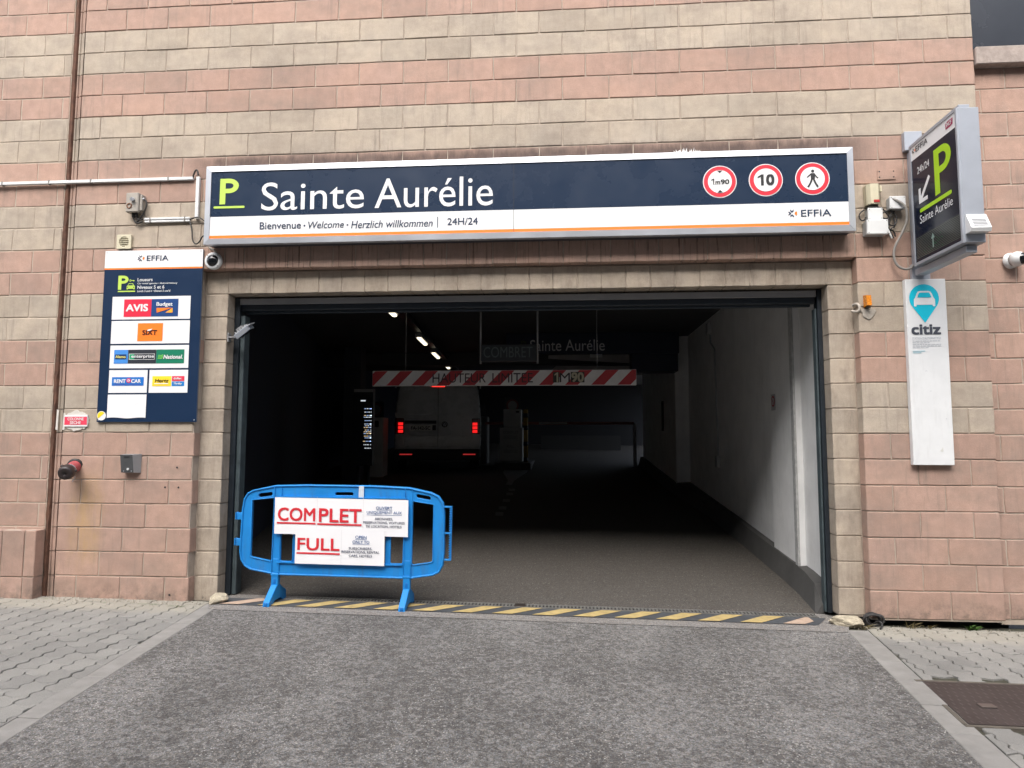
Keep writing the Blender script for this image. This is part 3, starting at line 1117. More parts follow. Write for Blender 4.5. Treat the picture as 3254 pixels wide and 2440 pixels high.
def big_p(F, u0, v0, u1, v1, off, mt, par, wt=0.30):
    """bold letter P drawn as one outline with a counter"""
    W_, H_ = u1 - u0, v1 - v0
    sw = wt * W_
    rz = H_ * 0.285
    cyv = v1 - rz
    outer = [(u0, v0), (u0 + sw, v0), (u0 + sw, cyv - rz)]
    rx = W_ * 0.52
    cxv = u1 - rx
    for k in range(13):
        t = R(-90 + 180 * k / 12)
        outer.append((cxv + rx * math.cos(t), cyv + rz * math.sin(t)))
    outer.append((u0, v1))
    inner = [(u0 + sw, cyv - rz + sw * .78)]
    inn = []
    irx, irz = rx - sw * .95, rz - sw * .78
    for k in range(13):
        t = R(-90 + 180 * k / 12)
        inn.append((cxv + irx * math.cos(t), cyv + irz * math.sin(t)))
    inner = [(u0 + sw, cyv - irz)] + inn + [(u0 + sw, cyv + irz)]
    cu = bpy.data.curves.new('c', 'CURVE')
    cu.dimensions = '2D'
    cu.fill_mode = 'BOTH'
    for lp in (outer, inner):
        sp = cu.splines.new('POLY')
        sp.points.add(len(lp) - 1)
        for q_, (a_, b_) in zip(sp.points, lp):
            q_.co = (a_, b_, 0, 1)
        sp.use_cyclic_u = True
    ob = bpy.data.objects.new('c', cu)
    me = bpy.data.meshes.new_from_object(ob)
    bpy.data.objects.remove(ob)
    for v in me.vertices:
        v.co = F.p(v.co.x, v.co.y, off)
    me.materials.clear()
    me.materials.append(mt)
    return link('letter', me, par)


def effia(F, lx0, lz0, lx1, lz1, tx, off, par, dark=M_INK):
    """flower of four barbed petals and the wordmark"""
    cx, cz = (lx0 + lx1) / 2, (lz0 + lz1) / 2
    s_ = (lz1 - lz0) / 2
    for k in range(4):
        a = R(90 * k)
        pts = []
        for u, v in ((0.16, 0.0), (0.55, 0.40), (1.02, 0.46), (0.98, 0.0), (1.02, -0.46), (0.55, -0.40)):
            if k == 0:
                u = u + .22
            pts.append((cx + s_ * (u * math.cos(a) - v * math.sin(a)), cz + s_ * (u * math.sin(a) + v * math.cos(a))))
        notch = (cx + s_ * (.62 if k else .9) * math.cos(a), cz + s_ * (.62 if k else .9) * math.sin(a))
        pts = pts[:3] + [notch] + pts[4:]
        if k == 0:
            pts = pts[:3] + [(cx + s_ * 1.25, cz)] + pts[4:]
            pts[0] = (cx + s_ * .62, cz)
        poly('logo_petal', F, pts, off, M_ORANGE if k == 0 else dark, par)
    text('lettering', F, 'EFFIA', tx, off, dark, par, 0.006)


big_p(F, -2.560, 3.402, -2.392, 3.629, .002, M_LIME, sg)
poly('underline', F, rrect(-2.612, -2.334, 3.366, 3.385, .009), .002, M_LIME, sg)
text('lettering', F, 'Sainte', (-2.187, 3.337, -1.286, 3.584), .002, M_WHITE, sg)
text('lettering', F, 'Aurélie', (-1.192, 3.333, -0.184, 3.590), .002, M_WHITE, sg)
text('lettering', F, 'Bienvenue', (-2.194, 3.172, -1.830, 3.235), .002, M_INK, sg, 0.008)
disc('bullet', F, -1.799, 3.197, .008, .002, M_INK, sg, 16)
text('lettering', F, 'Welcome', (-1.767, 3.170, -1.455, 3.231), .002, M_INK, sg, 0.006, 0.2)
disc('bullet', F, -1.424, 3.194, .008, .002, M_INK, sg, 16)
text('lettering', F, 'Herzlich willkommen', (-1.393, 3.163, -0.691, 3.228), .002, M_INK, sg, 0.006, 0.2)
quad('divider', F, -0.653, 3.153, -0.646, 3.247, .002, M_INK, sg)
text('lettering', F, '24H/24', (-0.567, 3.172, -0.310, 3.233), .002, M_INK, sg, 0.008)
effia(F, 2.209, 3.172, 2.275, 3.237, (2.312, 3.176, 2.548, 3.232), .002, sg)


def round_sign(cx, cz, par):
    o = disc('roundel', F, cx, cz, .1355, .002, M_WHITE, par)
    disc('ring', F, cx, cz, .128, .004, M_SIGNRED, o)
    disc('centre', F, cx, cz, .096, .006, M_WHITE, o)
    return o


rh, rs_, rp = [round_sign(cx, cz, sg) for cx, cz in ((1.6775, 3.483), (2.0435, 3.4865), (2.4105, 3.488))]
rh['label'], rs_['label'], rp['label'] = 'red ringed 1m90 height limit sign', 'red ringed 10 speed limit sign', 'red ringed no pedestrians sign'
one(F, 1.607, 3.459, 1.632, 3.508, .008, M_BLACK, rh)
text('lettering', F, 'm', (1.641, 3.459, 1.679, 3.486), .008, M_BLACK, rh, .025)
text('lettering', F, '90', (1.684, 3.459, 1.752, 3.500), .008, M_BLACK, rh, .025)
poly('pictogram', F, [(1.656, 3.575), (1.699, 3.575), (1.6775, 3.553)], .008, M_BLACK, rh)
poly('pictogram', F, [(1.656, 3.391), (1.699, 3.391), (1.6775, 3.413)], .008, M_BLACK, rh)
one(F, 1.978, 3.440, 2.026, 3.533, .008, M_BLACK, rs_, .46)
text('lettering', F, '0', (2.044, 3.440, 2.110, 3.533), .008, M_BLACK, rs_, .035)
# walking figure
mx = 2.4105
disc('pictogram', F, mx + .002, 3.549, .0125, .008, M_BLACK, rp, 18)
poly('pictogram', F, [(mx - .012, 3.532), (mx + .014, 3.532), (mx + .020, 3.515), (mx + .017, 3.478), (mx - .014, 3.478), (mx - .014, 3.512)], .008, M_BLACK, rp)
line('pictogram', F, [(mx - .010, 3.527), (mx - .034, 3.505), (mx - .044, 3.497)], .0095, .0085, M_BLACK, rp)
line('pictogram', F, [(mx + .013, 3.527), (mx + .030, 3.500), (mx + .043, 3.490)], .0095, .0085, M_BLACK, rp)
line('pictogram', F, [(mx - .006, 3.482), (mx - .018, 3.450), (mx - .038, 3.417)], .014, .0085, M_BLACK, rp)
line('pictogram', F, [(mx + .008, 3.482), (mx + .020, 3.452), (mx + .040, 3.416)], .014, .0085, M_BLACK, rp)

# dried white splash on top of the sign
rr = random.Random(4)
vs, fs = [], []
for k in range(90):
    a = rr.uniform(1.31, 1.53)
    h = rr.uniform(.015, .06) * (1 - abs(a - 1.42) / .19)
    y = rr.uniform(-.148, -.06)
    b = len(vs)
    wd = rr.uniform(.004, .011)
    vs += [(a - wd, y, 3.735), (a + wd, y, 3.735), (a, y + .012, 3.735), (a + rr.uniform(-.01, .01), y + rr.uniform(0, .01), 3.745 + h)]
    fs += [(b, b + 1, b + 3), (b + 1, b + 2, b + 3), (b + 2, b, b + 3)]
ws = mesh('white_crust', vs, fs, mat('white_crust', (.72, .71, .69), .9))
tag(ws, 'crusty white splash on the top edge of the long sign', 'bird droppings')

# ------------------------------------------------------------------ rental agencies panel
ag = thing('agency_panel', 'tall navy panel of car rental logos left of the entrance', 'sign', (-3.22, -.01, 1.527))
box('board', -3.672, -2.765, -.019, -.0025, 1.527, 3.050, mat('board_edge', (.10, .12, .15), .5), ag)
F = wallF(-.020)
quad('header', F, -3.672, 2.894, -2.765, 3.050, .0, M_WHITE, ag)
quad('orange_line', F, -3.672, 2.880, -2.765, 2.894, .0, M_ORANGE, ag)
quad('navy_field', F, -3.672, 1.527, -2.765, 2.880, .0, M_NAVY2, ag)
effia(F, -3.368, 2.949, -3.311, 3.006, (-3.282, 2.953, -3.081, 3.001), .002, ag)
big_p(F, -3.537, 2.698, -3.441, 2.824, .002, M_LIME, ag, .32)
quad('underline', F, -3.536, 2.677, -3.376, 2.687, .002, M_LIME, ag)
# small lime car and key
poly('pictogram', F, [(-3.455, 2.700), (-3.455, 2.728), (-3.446, 2.735), (-3.436, 2.753), (-3.398, 2.753), (-3.388, 2.735), (-3.379, 2.728), (-3.379, 2.700), (-3.389, 2.697), (-3.391, 2.704), (-3.443, 2.704), (-3.445, 2.697)], .004, M_LIME, ag)
poly('pictogram', F, [(-3.440, 2.735), (-3.433, 2.748), (-3.401, 2.748), (-3.394, 2.735)], .006, M_NAVY2, ag)
disc('pictogram', F, -3.446, 2.717, .005, .006, M_NAVY2, ag, 14)
disc('pictogram', F, -3.388, 2.717, .005, .006, M_NAVY2, ag, 14)
disc('pictogram', F, -3.425, 2.779, .010, .002, M_LIME, ag, 18)
disc('pictogram', F, -3.425, 2.779, .005, .004, M_NAVY2, ag, 14)
line('pictogram', F, [(-3.415, 2.779), (-3.386, 2.779)], .006, .002, M_LIME, ag)
line('pictogram', F, [(-3.392, 2.779), (-3.392, 2.770)], .006, .0025, M_LIME, ag)
text('lettering', F, 'Loueurs', (-3.357, 2.770, -3.218, 2.800), .002, M_WHITE, ag, .012)
text('lettering', F, 'Car rental agencies • Autovermietung', (-3.356, 2.739, -2.989, 2.759), .002, M_WHITE, ag, .008, .2)
text('lettering', F, 'Niveaux 5 et 6', (-3.355, 2.702, -3.107, 2.732), .002, M_WHITE, ag, .014)
text('lettering', F, 'Levels 5 and 6 • Ebenen 5 und 6', (-3.355, 2.673, -3.050, 2.692), .002, M_WHITE, ag, .008, .2)
for bx in ((-3.581, 2.430, -2.860, 2.634), (-3.579, 2.214, -2.858, 2.417), (-3.578, 1.997, -2.857, 2.199), (-3.577, 1.781, -3.224, 1.981), (-3.207, 1.781, -2.855, 1.981)):
    quad('logo_plate', F, *bx, .002, M_WHITE, ag)
C = lambda n_, *c: mat('print_' + n_, srgb(*c), .45)
quad('logo', F, -3.470, 2.453, -3.217, 2.609, .004, C('crimson', 222, 38, 66), ag)
text('lettering', F, 'AVIS', (-3.450, 2.500, -3.245, 2.565), .006, M_WHITE, ag, .03)
quad('logo', F, -3.217, 2.453, -2.970, 2.609, .004, C('royal', 18, 62, 120), ag)
text('lettering', F, 'Budget', (-3.169, 2.536, -3.021, 2.580), .006, M_WHITE, ag, .022)
poly('logo', F, [(-3.167, 2.529), (-3.022, 2.529), (-3.165, 2.486)], .006, M_ORANGE, ag)
poly('logo', F, [(-3.019, 2.529), (-3.019, 2.486), (-3.085, 2.486)], .006, C('amber', 250, 165, 45), ag)
quad('logo', F, -3.333, 2.236, -3.102, 2.394, .004, M_ORANGE, ag)
text('lettering', F, 'SIXT', (-3.287, 2.289, -3.152, 2.333), .006, C('brown', 70, 28, 16), ag, .03)
poly('logo', F, [(-3.244, 2.326), (-3.236, 2.338), (-3.205, 2.342), (-3.196, 2.347), (-3.204, 2.332), (-3.225, 2.324)], .008, M_WHITE, ag)
quad('logo', F, -3.539, 2.038, -3.411, 2.160, .004, C('sky', 70, 140, 215), ag)
quad('logo', F, -3.528, 2.078, -3.424, 2.119, .006, C('deep', 18, 50, 95), ag)
text('lettering', F, 'Alamo', (-3.522, 2.086, -3.429, 2.111), .008, C('straw', 235, 225, 130), ag, .02)
quad('logo', F, -3.410, 2.038, -3.151, 2.160, .004, C('charcoal', 42, 46, 54), ag)
for a, b, c_, d in ((-3.399, 2.072, -3.164, 2.075), (-3.399, 2.121, -3.164, 2.124), (-3.399, 2.075, -3.396, 2.121), (-3.167, 2.075, -3.164, 2.121)):
    quad('logo', F, a, b, c_, d, .006, M_WHITE, ag)
quad('logo', F, -3.395, 2.076, -3.352, 2.120, .006, C('mint', 30, 160, 110), ag)
text('lettering', F, 'enterprise', (-3.376, 2.080, -3.169, 2.114), .008, M_WHITE, ag, .02)
quad('logo', F, -3.150, 2.038, -2.896, 2.160, .004, C('green', 10, 118, 88), ag)
text('lettering', F, 'National.', (-3.084, 2.077, -2.908, 2.113), .006, M_WHITE, ag, .024, .2)
for k in range(3):
    zb = 2.080 + .0125 * k
    line('logo', F, [(-3.136 + .003 * k, zb), (-3.125, zb + .006), (-3.112, zb), (-3.100, zb + .004), (-3.090 + .002 * k, zb + .010)], .0065, .006, C('leaf', 120, 205, 90), ag)
quad('logo', F, -3.547, 1.844, -3.255, 1.919, .004, C('azure', 18, 112, 196), ag)
text('lettering', F, 'RENT', (-3.526, 1.867, -3.419, 1.900), .006, M_WHITE, ag, .03)
text('lettering', F, 'CAR', (-3.368, 1.867, -3.279, 1.900), .006, M_WHITE, ag, .03)
disc('logo', F, -3.392, 1.888, .022, .006, C('magenta', 205, 50, 105), ag, 24)
disc('logo', F, -3.392, 1.888, .012, .008, M_WHITE, ag, 18)
text('lettering', F, 'a', (-3.398, 1.882, -3.386, 1.894), .010, C('magenta', 205, 50, 105), ag, .03)
quad('logo', F, -3.525, 1.853, -3.282, 1.856, .006, C('violet', 95, 85, 170), ag)
quad('logo', F, -3.176, 1.839, -3.004, 1.926, .004, C('yellow', 250, 215, 50), ag)
text('lettering', F, 'Hertz', (-3.152, 1.870, -3.025, 1.904), .006, C('umber', 60, 48, 20), ag, .014, .2)
quad('logo', F, -3.156, 1.857, -3.030, 1.864, .006, M_WHITE, ag)
quad('logo', F, -2.998, 1.883, -2.886, 1.926, .004, C('rose', 225, 50, 78), ag)
text('lettering', F, 'dollar.', (-2.982, 1.896, -2.905, 1.916), .006, M_WHITE, ag, .03)
quad('logo', F, -2.998, 1.839, -2.886, 1.878, .004, C('azure2', 20, 125, 200), ag)
text('lettering', F, 'Thrifty', (-2.981, 1.846, -2.905, 1.870), .006, M_WHITE, ag, .03, .2)
bpy.context.view_layer.update()
PLT = [o for o in ag.children if o.name.startswith('logo_plate')]
for o in list(ag.children):
    if o in PLT or not (o.name.startswith('logo') or o.name.startswith('lettering')):
        continue
    cxo = sum(v.co.x for v in o.data.vertices) / len(o.data.vertices)
    czo = sum(v.co.z for v in o.data.vertices) / len(o.data.vertices)
    for p_ in PLT:
        xs_ = [v.co.x for v in p_.data.vertices]
        zs_ = [v.co.z for v in p_.data.vertices]
        if min(xs_) < cxo < max(xs_) and min(zs_) < czo < max(zs_):
            o.parent = p_
            o.matrix_parent_inverse = Matrix()
for a, b in ((-3.655, 3.033), (-2.783, 3.033), (-3.655, 1.545), (-2.783, 1.545)):
    disc('screw', F, a, b, .006, .003, M_ALU, ag, 12)
# crinkled blank sheet stuck over one field, and a round sticker
nx, nz = 22, 16
vs, fs = [], []
rr = random.Random(2)
ph = [(rr.uniform(5, 26), rr.uniform(20, 60), rr.uniform(0, 6)) for _ in range(7)]
for j in range(nz + 1):
    for k in range(nx + 1):
        u, v = k / nx, j / nz
        d = sum(math.sin(a * u + b * v + c_) for a, b, c_ in ph) / 7 * .0035 * min(1, 6 * u, 6 * (1 - u), 6 * v, 6 * (1 - v))
        ex = .004 * math.sin(9 * u) if j == 0 else 0
        vs.append((-3.577 + u * .354, -.0245 - abs(d), 1.562 + v * .204 + ex))
for j in range(nz):
    for k in range(nx):
        a = j * (nx + 1) + k
        fs.append((a, a + 1, a + nx + 2, a + nx + 1))
tag(mesh('paper_patch', vs, fs, M_PAPER, None, True), 'crinkled blank white sheet stuck at the bottom of the navy panel', 'paper')
st = thing('round_sticker', 'small round yellow and white sticker on the lower left corner of the navy panel', 'sticker', (-3.627, -.024, 1.54))
disc('backing', F, -3.627, 1.581, .041, .004, M_WHITE, st, 30)
poly('yellow_half', F, [(-3.627 + .036 * math.cos(R(a)), 1.581 + .036 * math.sin(R(a))) for a in range(40, 230, 10)], .006, C('lemon', 235, 210, 40), st)

# ------------------------------------------------------------------ car-share panel on the right
cz = thing('carshare_panel', 'narrow white carshare panel with a turquoise car pin, right of the entrance', 'sign', (3.3, -.02, 1.188))
box('board', 3.143, 3.452, -.049, -.0025, 1.188, 2.674, M_WHITEPL, cz, .003)
F = wallF(-.050)
TQ = mat('turquoise_print', srgb(10, 190, 215), .45)
pts = []
pcx, pcz, pr = 3.281, 2.517, .114
for k in range(33):
    t = R(-33 + 246 * k / 32)
    pts.append((pcx + pr * math.cos(t), pcz + pr * math.sin(t)))
pts.append((pcx, 2.319))
poly('pin', F, pts, .002, TQ, cz)
poly('pictogram', F, [(3.200, 2.456), (3.201, 2.508), (3.212, 2.522), (3.222, 2.552), (3.234, 2.571), (3.250, 2.576), (3.314, 2.576), (3.330, 2.571), (3.342, 2.552), (3.352, 2.522), (3.363, 2.508), (3.364, 2.456), (3.360, 2.450), (3.346, 2.450), (3.342, 2.464), (3.222, 2.464), (3.218, 2.450), (3.204, 2.450)], .004, M_WHITE, cz)
poly('pictogram', F, [(3.228, 2.522), (3.236, 2.548), (3.246, 2.562), (3.318, 2.562), (3.328, 2.548), (3.336, 2.522)], .006, TQ, cz)
GR = mat('slate_print', srgb(70, 74, 84), .45)
text('lettering', F, 'citiz', (3.172, 2.223, 3.397, 2.306), .002, GR, cz, .03)
LG = mat('pale_grey_print', srgb(165, 170, 178), .5)
text('lettering', F, "STATION D'AUTOPARTAGE", (3.175, 2.185, 3.394, 2.203), .002, LG, cz)
rr = random.Random(8)
for k in range(5):
    zl = 2.170 - .0135 * k
    u = 3.176
    end = 3.393 if k not in (1, 4) else 3.31
    while u < end - .01:
        wd = rr.uniform(.012, .034)
        quad('print_line', F, u, zl, min(u + wd, end), zl + .004, .002, LG, cz)
        u += wd + .005
for k in range(2):
    quad('print_line', F, 3.176, 2.088 - .013 * k, 3.27 - .03 * k, 2.093 - .013 * k, .002, mat('pale_teal_print', srgb(130, 180, 195), .5), cz)
for a, b, c_ in ((3.262, 1.93, .01), (3.29, 1.77, .008), (3.40, 1.55, .006)):
    line('scratch', F, [(a, b), (a + c_, b + .003), (a + c_ * 1.6, b)], .0025, .002, LG, cz)
poly('torn_sticker', F, [(3.345, 1.300), (3.362, 1.318), (3.368, 1.332), (3.371, 1.296), (3.360, 1.292)], .002, mat('sticker_rest', (.62, .62, .58), .6), cz)

# ------------------------------------------------------------------ projecting lightbox
bl = thing('projecting_sign', 'dark projecting lightbox with a lime P and arrow bracketed to the wall', 'sign', (3.26, 0, 2.69))
BX, BX2 = 3.185, 3.335
box('bracket', 3.190, 3.330, -.050, -.0025, 3.745, 3.905, M_ALUD, bl, .003)
box('bracket', 3.205, 3.345, -.040, -.0025, 2.676, 2.800, M_ALUD, bl, .003)
box('spine', 3.225, 3.300, -.130, -.0025, 2.805, 3.738, M_ALUD, bl, .003)
box('arm', 3.225, 3.300, -.725, -.046, 3.738, 3.782, M_ALUD, bl, .003)
box('arm', 3.225, 3.300, -.725, -.046, 2.700, 2.752, M_ALUD, bl, .003)
box('case', BX + .004, BX2 - .004, -.775, -.13, 2.757, 3.735, M_ALUD, bl, .004)
F = Frame((BX, 0, 0), (0, -1, 0), (0, 0, 1))
a0, a1, b0, b1 = .132, .772, 2.757, 3.735
for bx in ((a0, b1 - .02, a1, b1), (a0, b0, a1, b0 + .02), (a0, b0 + .02, a0 + .018, b1 - .02), (a1 - .018, b0 + .02, a1, b1 - .02)):
    vs = [F.p(bx[0], bx[1], .008), F.p(bx[2], bx[1], .008), F.p(bx[2], bx[3], .008), F.p(bx[0], bx[3], .008), F.p(bx[0], bx[1], -.01), F.p(bx[2], bx[1], -.01), F.p(bx[2], bx[3], -.01), F.p(bx[0], bx[3], -.01)]
    mesh('frame_bar', vs, [(0, 1, 2, 3), (0, 4, 5, 1), (1, 5, 6, 2), (2, 6, 7, 3), (3, 7, 4, 0)], M_ALUD, bl)
M_GLOSSN = mat('glossy_dark_face', srgb(20, 28, 46), .16, spec=.3)
quad('white_band', F, a0 + .018, 3.606, a1 - .018, b1 - .02, .001, M_WHITE, bl)
quad('dark_face', F, a0 + .018, b0 + .02, a1 - .018, 3.606, .001, M_GLOSSN, bl)
effia(F, .168, 3.655, .210, 3.697, (.222, 3.652, .392, 3.697), .003, bl, M_BLACK)
poly('rail_badge', F, [(.632, 3.638), (.628, 3.682), (.660, 3.690), (.722, 3.690), (.718, 3.646), (.690, 3.638)], .003, C('plum', 165, 25, 85), bl)
text('lettering', F, 'SNCF', (.640, 3.650, .712, 3.680), .005, M_WHITE, bl, .02, .2)
text('lettering', F, '24h/24', (.232, 3.466, .402, 3.522), .003, M_WHITE, bl, .008)
LIMEB = mat('lime_print_bright', srgb(170, 215, 20), .4)
big_p(F, .462, 3.208, .680, 3.556, .003, LIMEB, bl, .30)
line('arrow', F, [(.262, 3.250), (.393, 3.395)], .032, .003, M_WHITE, bl)
line('arrow', F, [(.252, 3.225), (.252, 3.345)], .030, .0032, M_WHITE, bl)
line('arrow', F, [(.240, 3.240), (.360, 3.240)], .030, .0034, M_WHITE, bl)
poly('underline', F, rrect(.243, .668, 3.152, 3.182, .014), .003, LIMEB, bl)
text('lettering', F, 'Sainte Aurélie', (.237, 3.066, .672, 3.132), .003, M_WHITE, bl, .0)
quad('display', F, .165, 2.800, .745, 2.975, .002, mat('led_display', (.035, .042, .042), .18, spec=.5), bl)
rowm = mat('led_row', (.05, .062, .060), .35)
for k in range(14):
    quad('display_row', F, .172, 2.806 + .012 * k, .738, 2.810 + .012 * k, .003, rowm, bl)
rr = random.Random(6)
LEDG = mat('led_green', (0.02, .16, .06), .4)
for k in range(26):
    u, v = rr.uniform(.27, .52), 2.818 + .012 * rr.randrange(9)
    quad('display_dot', F, u, v, u + .010, v + .004, .0035, LEDG, bl)
poly('arrow', F, [(.395, 2.835), (.395, 2.905), (.378, 2.905), (.402, 2.945), (.426, 2.905), (.409, 2.905), (.409, 2.835)], .004, mat('led_arrow', (.25, .36, .32), .5), bl)
# louvred vent hood on the narrow front
hx0, hx1 = 3.196, 3.330
vs = [(hx0, -.776, 2.952), (hx1, -.776, 2.952), (hx0, -.790, 2.952), (hx1, -.790, 2.952), (hx0, -.845, 2.842), (hx1, -.845, 2.842), (hx0, -.835, 2.818), (hx1, -.835, 2.818), (hx0, -.776, 2.818), (hx1, -.776, 2.818)]
mesh('vent_hood', vs, [(0, 1, 3, 2), (2, 3, 5, 4), (4, 5, 7, 6), (6, 7, 9, 8), (0, 2, 4, 6, 8), (1, 9, 7, 5, 3)], M_WHITEPL, bl)
for k in range(5):
    t = .38 + .11 * k
    y_, z_ = -.790 - .055 * t - .0012, 2.952 - .110 * t
    mesh('louvre_slot', [(hx0 + .022, y_, z_), (hx1 - .018, y_, z_), (hx1 - .018, y_ - .0025, z_ - .005), (hx0 + .022, y_ - .0025, z_ - .005)], [(0, 1, 2, 3)], M_BLACK, bl)
# grey flexible conduit looping into the bracket
tag(tube('flexible_conduit', [(3.05, -.06, 3.34), (3.14, -.10, 3.30), (3.165, -.10, 3.16), (3.13, -.07, 3.05), (3.06, -.05, 2.92), (3.07, -.05, 2.80), (3.13, -.07, 2.745), (3.20, -.06, 2.765), (3.215, -.04, 2.79)], .010, M_HOSE),
    'grey flexible conduit looping beside the projecting lightbox', 'conduit')

# ------------------------------------------------------------------ small boxes and cables right of the sign
bp = thing('bolt_plate', 'blank pink bolt plate with four holes above the alarm sounder', 'bolt plate', (3.06, -.004, 3.5))
box('plate', 2.985, 3.130, -.010, -.0025, 3.520, 3.600, M_RED, bp, .001)
for a in (3.000, 3.112):
    for b in (3.540, 3.588):
        disc('bolt_hole', wallF(-.0105), a, b, .006, .001, M_BLACK, bp, 12)
al = thing('alarm_sounder', 'cream alarm sounder with a red tab beside the long sign', 'alarm', (2.915, -.04, 3.3))
vs = []
for z_, s_ in ((3.295, .92), (3.46, 1.0)):
    for a, b in ((2.866, -.003), (2.866, -.055), (2.888, -.085), (2.952, -.085), (2.972, -.06), (2.972, -.003)):
        vs.append((2.918 + (a - 2.918) * s_, b, z_))
mesh('housing', vs, [(k, (k + 1) % 6, 6 + (k + 1) % 6, 6 + k) for k in range(6)] + [(5, 4, 3, 2, 1, 0), (6, 7, 8, 9, 10, 11)], M_CREAMPL, al)
box('red_tab', 2.912, 2.958, -.090, -.075, 3.302, 3.326, mat('red_plastic', (.42, .03, .03), .4), al, .003)
box('socket', 2.886, 2.955, -.065, -.01, 3.262, 3.296, M_CABLE, al, .006)
box('bracket', 2.975, 2.992, -.06, -.0025, 3.40, 3.452, M_CREAMPL, al, .003)


def jbox(label, x0, x1, z0, z1, d, mt=M_GREYPL):
    t = thing('junction_box', label, 'junction box', ((x0 + x1) / 2, -d / 2, z0), group='grey junction boxes right of the sign')
    box('base', x0 + .004, x1 - .004, -d * .72, -.0025, z0 + .004, z1 - .004, mt, t, .004)
    box('lid', x0, x1, -d, -d * .73, z0, z1, M_WHITEPL, t, .006, 2)
    for a in (x0 + .012, x1 - .012):
        for b in (z0 + .012, z1 - .012):
            cyl('screw', (a, -d - .001, b), (a, -d + .001, b), .004, .004, M_HOSE, t, 8)
    return t


jbox('upper grey junction box directly under the alarm sounder', 2.868, 2.984, 3.163, 3.262, .075)
jbox('lowest and widest grey junction box beside the sign corner', 2.845, 3.010, 3.037, 3.158, .10)
jbox('grey junction box nearest the projecting lightbox', 3.042, 3.166, 3.250, 3.356, .075)
cb = thing('cable_tangle', 'tangle of black cables between the grey junction boxes', 'cables', (3.02, -.03, 3.05))
for pts in ([(2.92, -.04, 3.27), (2.97, -.05, 3.285), (3.02, -.05, 3.23), (3.06, -.04, 3.17), (3.03, -.04, 3.12), (3.06, -.03, 3.06), (3.08, -.03, 3.02)],
            [(2.86, -.03, 3.26), (2.82, -.03, 3.24), (2.815, -.03, 3.19), (2.85, -.03, 3.16), (2.87, -.03, 3.2)],
            [(3.06, -.03, 3.25), (3.10, -.04, 3.22), (3.11, -.04, 3.15), (3.07, -.04, 3.11), (3.03, -.04, 3.15), (3.05, -.04, 3.21), (3.09, -.04, 3.24)],
            [(2.99, -.05, 3.22), (3.03, -.05, 3.26), (3.08, -.04, 3.23)],
            [(3.0, -.03, 3.12), (3.04, -.04, 3.08), (3.085, -.03, 3.09), (3.095, -.03, 3.03)],
            [(2.98, -.04, 3.2), (3.01, -.05, 3.17), (3.04, -.04, 3.19), (3.07, -.04, 3.2)],
            [(3.01, -.03, 3.06), (3.06, -.05, 3.10), (3.10, -.03, 3.12), (3.09, -.03, 3.19)]):
    tube('cable', pts, .006, M_CABLE, cb, res=2)
tube('white_cable_end', [(3.02, -.06, 3.09), (3.03, -.07, 3.05), (3.05, -.06, 3.01)], .007, M_WHITEPL, cb, res=2)
bc = thing('orange_beacon', 'small amber beacon light on the wall under the junction boxes', 'beacon', (2.85, -.03, 2.46))
vs = [(2.833, -.0025, 2.458), (2.880, -.0025, 2.458), (2.880, -.0025, 2.556), (2.833, -.0025, 2.556), (2.838, -.06, 2.466), (2.874, -.06, 2.466), (2.876, -.045, 2.550), (2.836, -.045, 2.550)]
mesh('lens', vs, [(0, 1, 5, 4), (1, 2, 6, 5), (2, 3, 7, 6), (3, 0, 4, 7), (4, 5, 6, 7)], mat('amber_lens', (.60, .20, .012), .25, spec=.6, var=.35, scale=60), bc)
box('foot', 2.845, 2.869, -.05, -.0025, 2.448, 2.458, M_CABLE, bc, .002)
# dried filler blobs on the blocks
rr = random.Random(12)
pts = [(2.868 + .058 * math.cos(R(a)) * (1 + rr.uniform(-.12, .12)), 2.442 + .075 * math.sin(R(a)) * (1 + rr.uniform(-.15, .15))) for a in range(180, 361, 12)]
o = mesh('filler_patch', [(a, -.006, b) for a, b in pts] + [(2.868, -.010, 2.425)], [(k, k + 1, len(pts)) for k in range(len(pts) - 1)] + [(len(pts) - 1, 0, len(pts))], mat('filler', (.40, .36, .31), .95, var=.2, scale=30, bump=.5))
tag(o, 'smear of pale filler on the blocks under the amber beacon', 'filler')
tag(tube('pipe_stub', [(2.775, .06, 2.485), (2.785, .03, 2.50), (2.80, -.015, 2.47), (2.795, -.012, 2.43), (2.775, .01, 2.42), (2.765, .05, 2.44)], .011, mat('filler2', (.42, .38, .33), .9, var=.25, scale=40), res=2),
    'broken pale pipe stub at the portal corner near the beacon', 'pipe stub')


dc = thing('dome_camera', 'round white dome camera with black bubble under the left end of the sign', 'camera', (-2.668, -.02, 2.87))
c0 = (-2.668, -.003, 2.942)
lathe('base', c0, (0, -1, 0), [(0, .076), (.028, .074), (.034, .066), (.034, .050)], M_WHITEPL, dc)
lathe('bubble', c0, (0, -1, 0), [(.030, .053), (.040, .050), (.050, .040), (.057, .024), (.060, .006), (.060, .0)], M_GLASSDK, dc)
for a in (45, 135, 225, 315):
    x_, z_ = c0[0] + .066 * math.cos(R(a)), c0[2] + .066 * math.sin(R(a))
    cyl('screw', (x_, -.034, z_), (x_, -.039, z_), .004, .004, M_HOSE, dc, 8)
tc = thing('turret_camera', 'white eyeball camera on the plain pink wall at the right edge', 'camera', (4.02, 0, 2.77))
c0 = (4.015, .057, 2.835)
ax = Vector((.50, -.85, -.10))
lathe('base', c0, (.28, -1, 0), [(0, .064), (.025, .062), (.035, .05)], M_WHITEPL, tc)
cc = Vector(c0) + Vector((.27, -.96, 0)) * .065
lathe('eyeball', cc, ax, [(-.05, .0), (-.045, .03), (-.02, .055), (.0, .060), (.03, .056), (.045, .048)], M_WHITEPL, tc)
